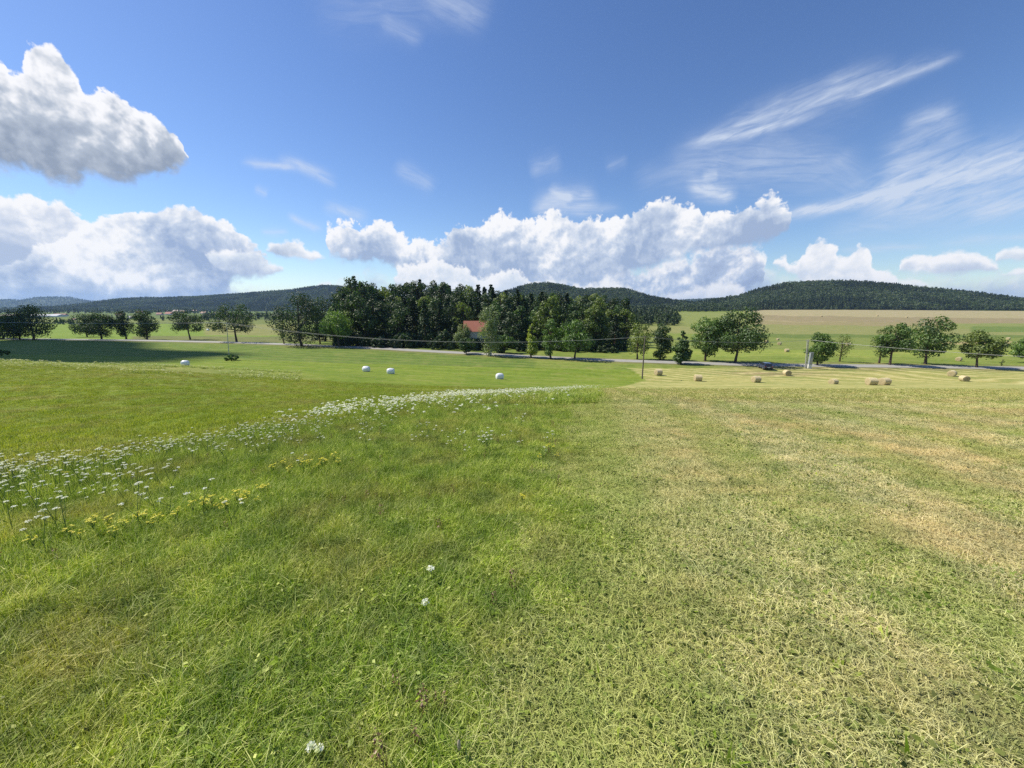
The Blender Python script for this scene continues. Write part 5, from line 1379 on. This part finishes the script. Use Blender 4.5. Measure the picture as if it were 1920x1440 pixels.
def village():
    p = at(893, 150); dep = p.y * CP - (p.z - EYE) * SP
    top = 1.6 + dep * 0; zt = None
    ridge = EYE + p.y * slope_of(602); L = 42 / F * dep; eave = EYE + p.y * slope_of(621)
    p.z = float(ground(p.x, p.y)); house('farmhouse', 'farmhouse with a bright orange tiled roof half hidden by trees below the wood', p, L * .98, 8.5, eave - p.z + .3, ridge - eave - .2, R(4), (.5, .46, .38), (.33, .125, .08), 4)
    V = [(20, 592, 60, 9, 'low white farm building at the left end of the valley, cut by trees', (.7, .7, .68), (.35, .3, .28)), (88, 591, 44, 7, 'long white industrial hall between the tall left tree and the next pair', (.8, .8, .8), (.55, .56, .58)), (114, 590, 18, 8, 'white hall with a reddish roof right beside the long hall', (.75, .73, .7), (.38, .2, .16)),
         (139, 598, 5, 4, 'tiny white house left of the leaning pair of trees', (.75, .75, .72), (.4, .25, .2)), (225, 589, 9, 6, 'pale house above the narrow upright tree', (.7, .62, .55), (.42, .25, .2)), (249, 594, 8, 5, 'white low house between the narrow tree and the bushy one', (.8, .8, .78), (.5, .45, .42)), (262, 585, 9, 6, 'pinkish house on the valley slope above the bushy tree', (.62, .45, .4), (.4, .22, .17)),
         (300, 588, 8, 6, 'beige house right of the bushy tree', (.62, .54, .45), (.42, .24, .18)), (318, 587, 10, 7, 'white house with a red roof left of the wide airy tree', (.75, .72, .68), (.45, .22, .17)), (332, 583, 10, 6, 'white house highest of the cluster left of the wide airy tree', (.82, .8, .78), (.5, .4, .35)), (346, 584, 12, 7, 'long pale house seen just above the wide airy tree', (.8, .77, .74), (.45, .3, .25)), (366, 583, 9, 6, 'white gabled house right above the wide airy tree', (.85, .84, .82), (.5, .33, .28)),
         (383, 586, 9, 6, 'pale house at the right end of the village', (.72, .68, .64), (.4, .26, .2)), (402, 588, 7, 5, 'small beige house just left of the big round-headed tree', (.65, .57, .5), (.42, .26, .2)), (1217, 577, 7, 6, 'tiny pale house on the slope left of the green pasture', (.7, .66, .6), (.45, .3, .25))]
    for i, (px, py, w, h, lab, wc, rc) in enumerate(V):
        p = hit(px, py + 3, 300, 7000); 
        if p.y > 1900 or px > 1000: p = at(px, 1250 if px < 1000 else 1180)
        dep = p.y * CP - (p.z - EYE) * SP; L = w / F * dep * (1 if w > 15 else 1.25); hh = h / F * dep * (1 if w > 15 else 1.3)
        z1 = EYE + p.y * slope_of(py); p.z = min(p.z, z1 - hh * .3) if px < 1000 else z1 - hh
        if px < 1000: p.z = z1 - hh * .75
        house('white_hall' if w > 15 else 'village_house', lab, p, L, max(6, L * .6), hh * .62, hh * .38, R((i * 37) % 40 - 20), wc, rc, 3, False, 'houses of the village in the valley' if w <= 15 and px < 1000 else None)
village()

# ------------------------------------------------------------------ an unseen cloud added off to the left to shade the valley
def shade_cloud():
    c = Vector((-196, 107, 0)) + SUN * (720 / SUN.z)
    bm = bmesh.new(); bmesh.ops.create_icosphere(bm, subdivisions=6, radius=1.0)
    V = np.array([v.co[:] for v in bm.verts])
    d = fbm(V[:, 0] * 2 + 5 + V[:, 2], V[:, 1] * 3.2 + 9, 41, 5) * .55 + fbm(V[:, 0] * 6 + V[:, 2] * 3, V[:, 1] * 6 - V[:, 2] * 5, 42, 4) * .22
    for v, q in zip(bm.verts, d): v.co = Vector((v.co.x * 100, v.co.y * 52, max(v.co.z, -.35) * 34)) * (1 + float(q))
    me = bpy.data.meshes.new('cloud'); bm.to_mesh(me); bm.free()
    for p in me.polygons: p.use_smooth = True
    m, T, out = mat_new('cloud_white'); dd = T.n.new('ShaderNodeBsdfDiffuse'); tt = T.n.new('ShaderNodeBsdfTranslucent'); ms = T.n.new('ShaderNodeMixShader')
    dd.inputs[0].default_value = (.9, .9, .92, 1); tt.inputs[0].default_value = (.6, .6, .62, 1); ms.inputs[0].default_value = .3
    T.l.new(dd.outputs[0], ms.inputs[1]); T.l.new(tt.outputs[0], ms.inputs[2]); T.l.new(ms.outputs[0], out.inputs[0]); me.materials.append(m)
    o = tag(link(bpy.data.objects.new('cloud', me)), kind='structure'); o.location = c; o.rotation_euler = (0, 0, R(-8))
shade_cloud()

# ------------------------------------------------------------------ the air
def haze():
    x, y0, y1, z0, z1 = 9500, -300, 9500, -45, 240
    mb = MB(); mb.add([(-x, y0, z0), (x, y0, z0), (x, y1, z0), (-x, y1, z0), (-x, y0, z1), (x, y0, z1), (x, y1, z1), (-x, y1, z1)], [(3, 2, 1, 0), (4, 5, 6, 7), (0, 1, 5, 4), (1, 2, 6, 5), (2, 3, 7, 6), (3, 0, 4, 7)])
    m, T, out = mat_new('haze'); v = T.n.new('ShaderNodeVolumePrincipled'); v.inputs['Color'].default_value = (.42, .62, 1, 1); v.inputs['Density'].default_value = HAZE; v.inputs['Anisotropy'].default_value = .2
    T.l.new(v.outputs[0], out.inputs['Volume'])
    o = mb.build('haze', m); tag(o, kind='stuff')
HAZE = 5.2e-5
haze()
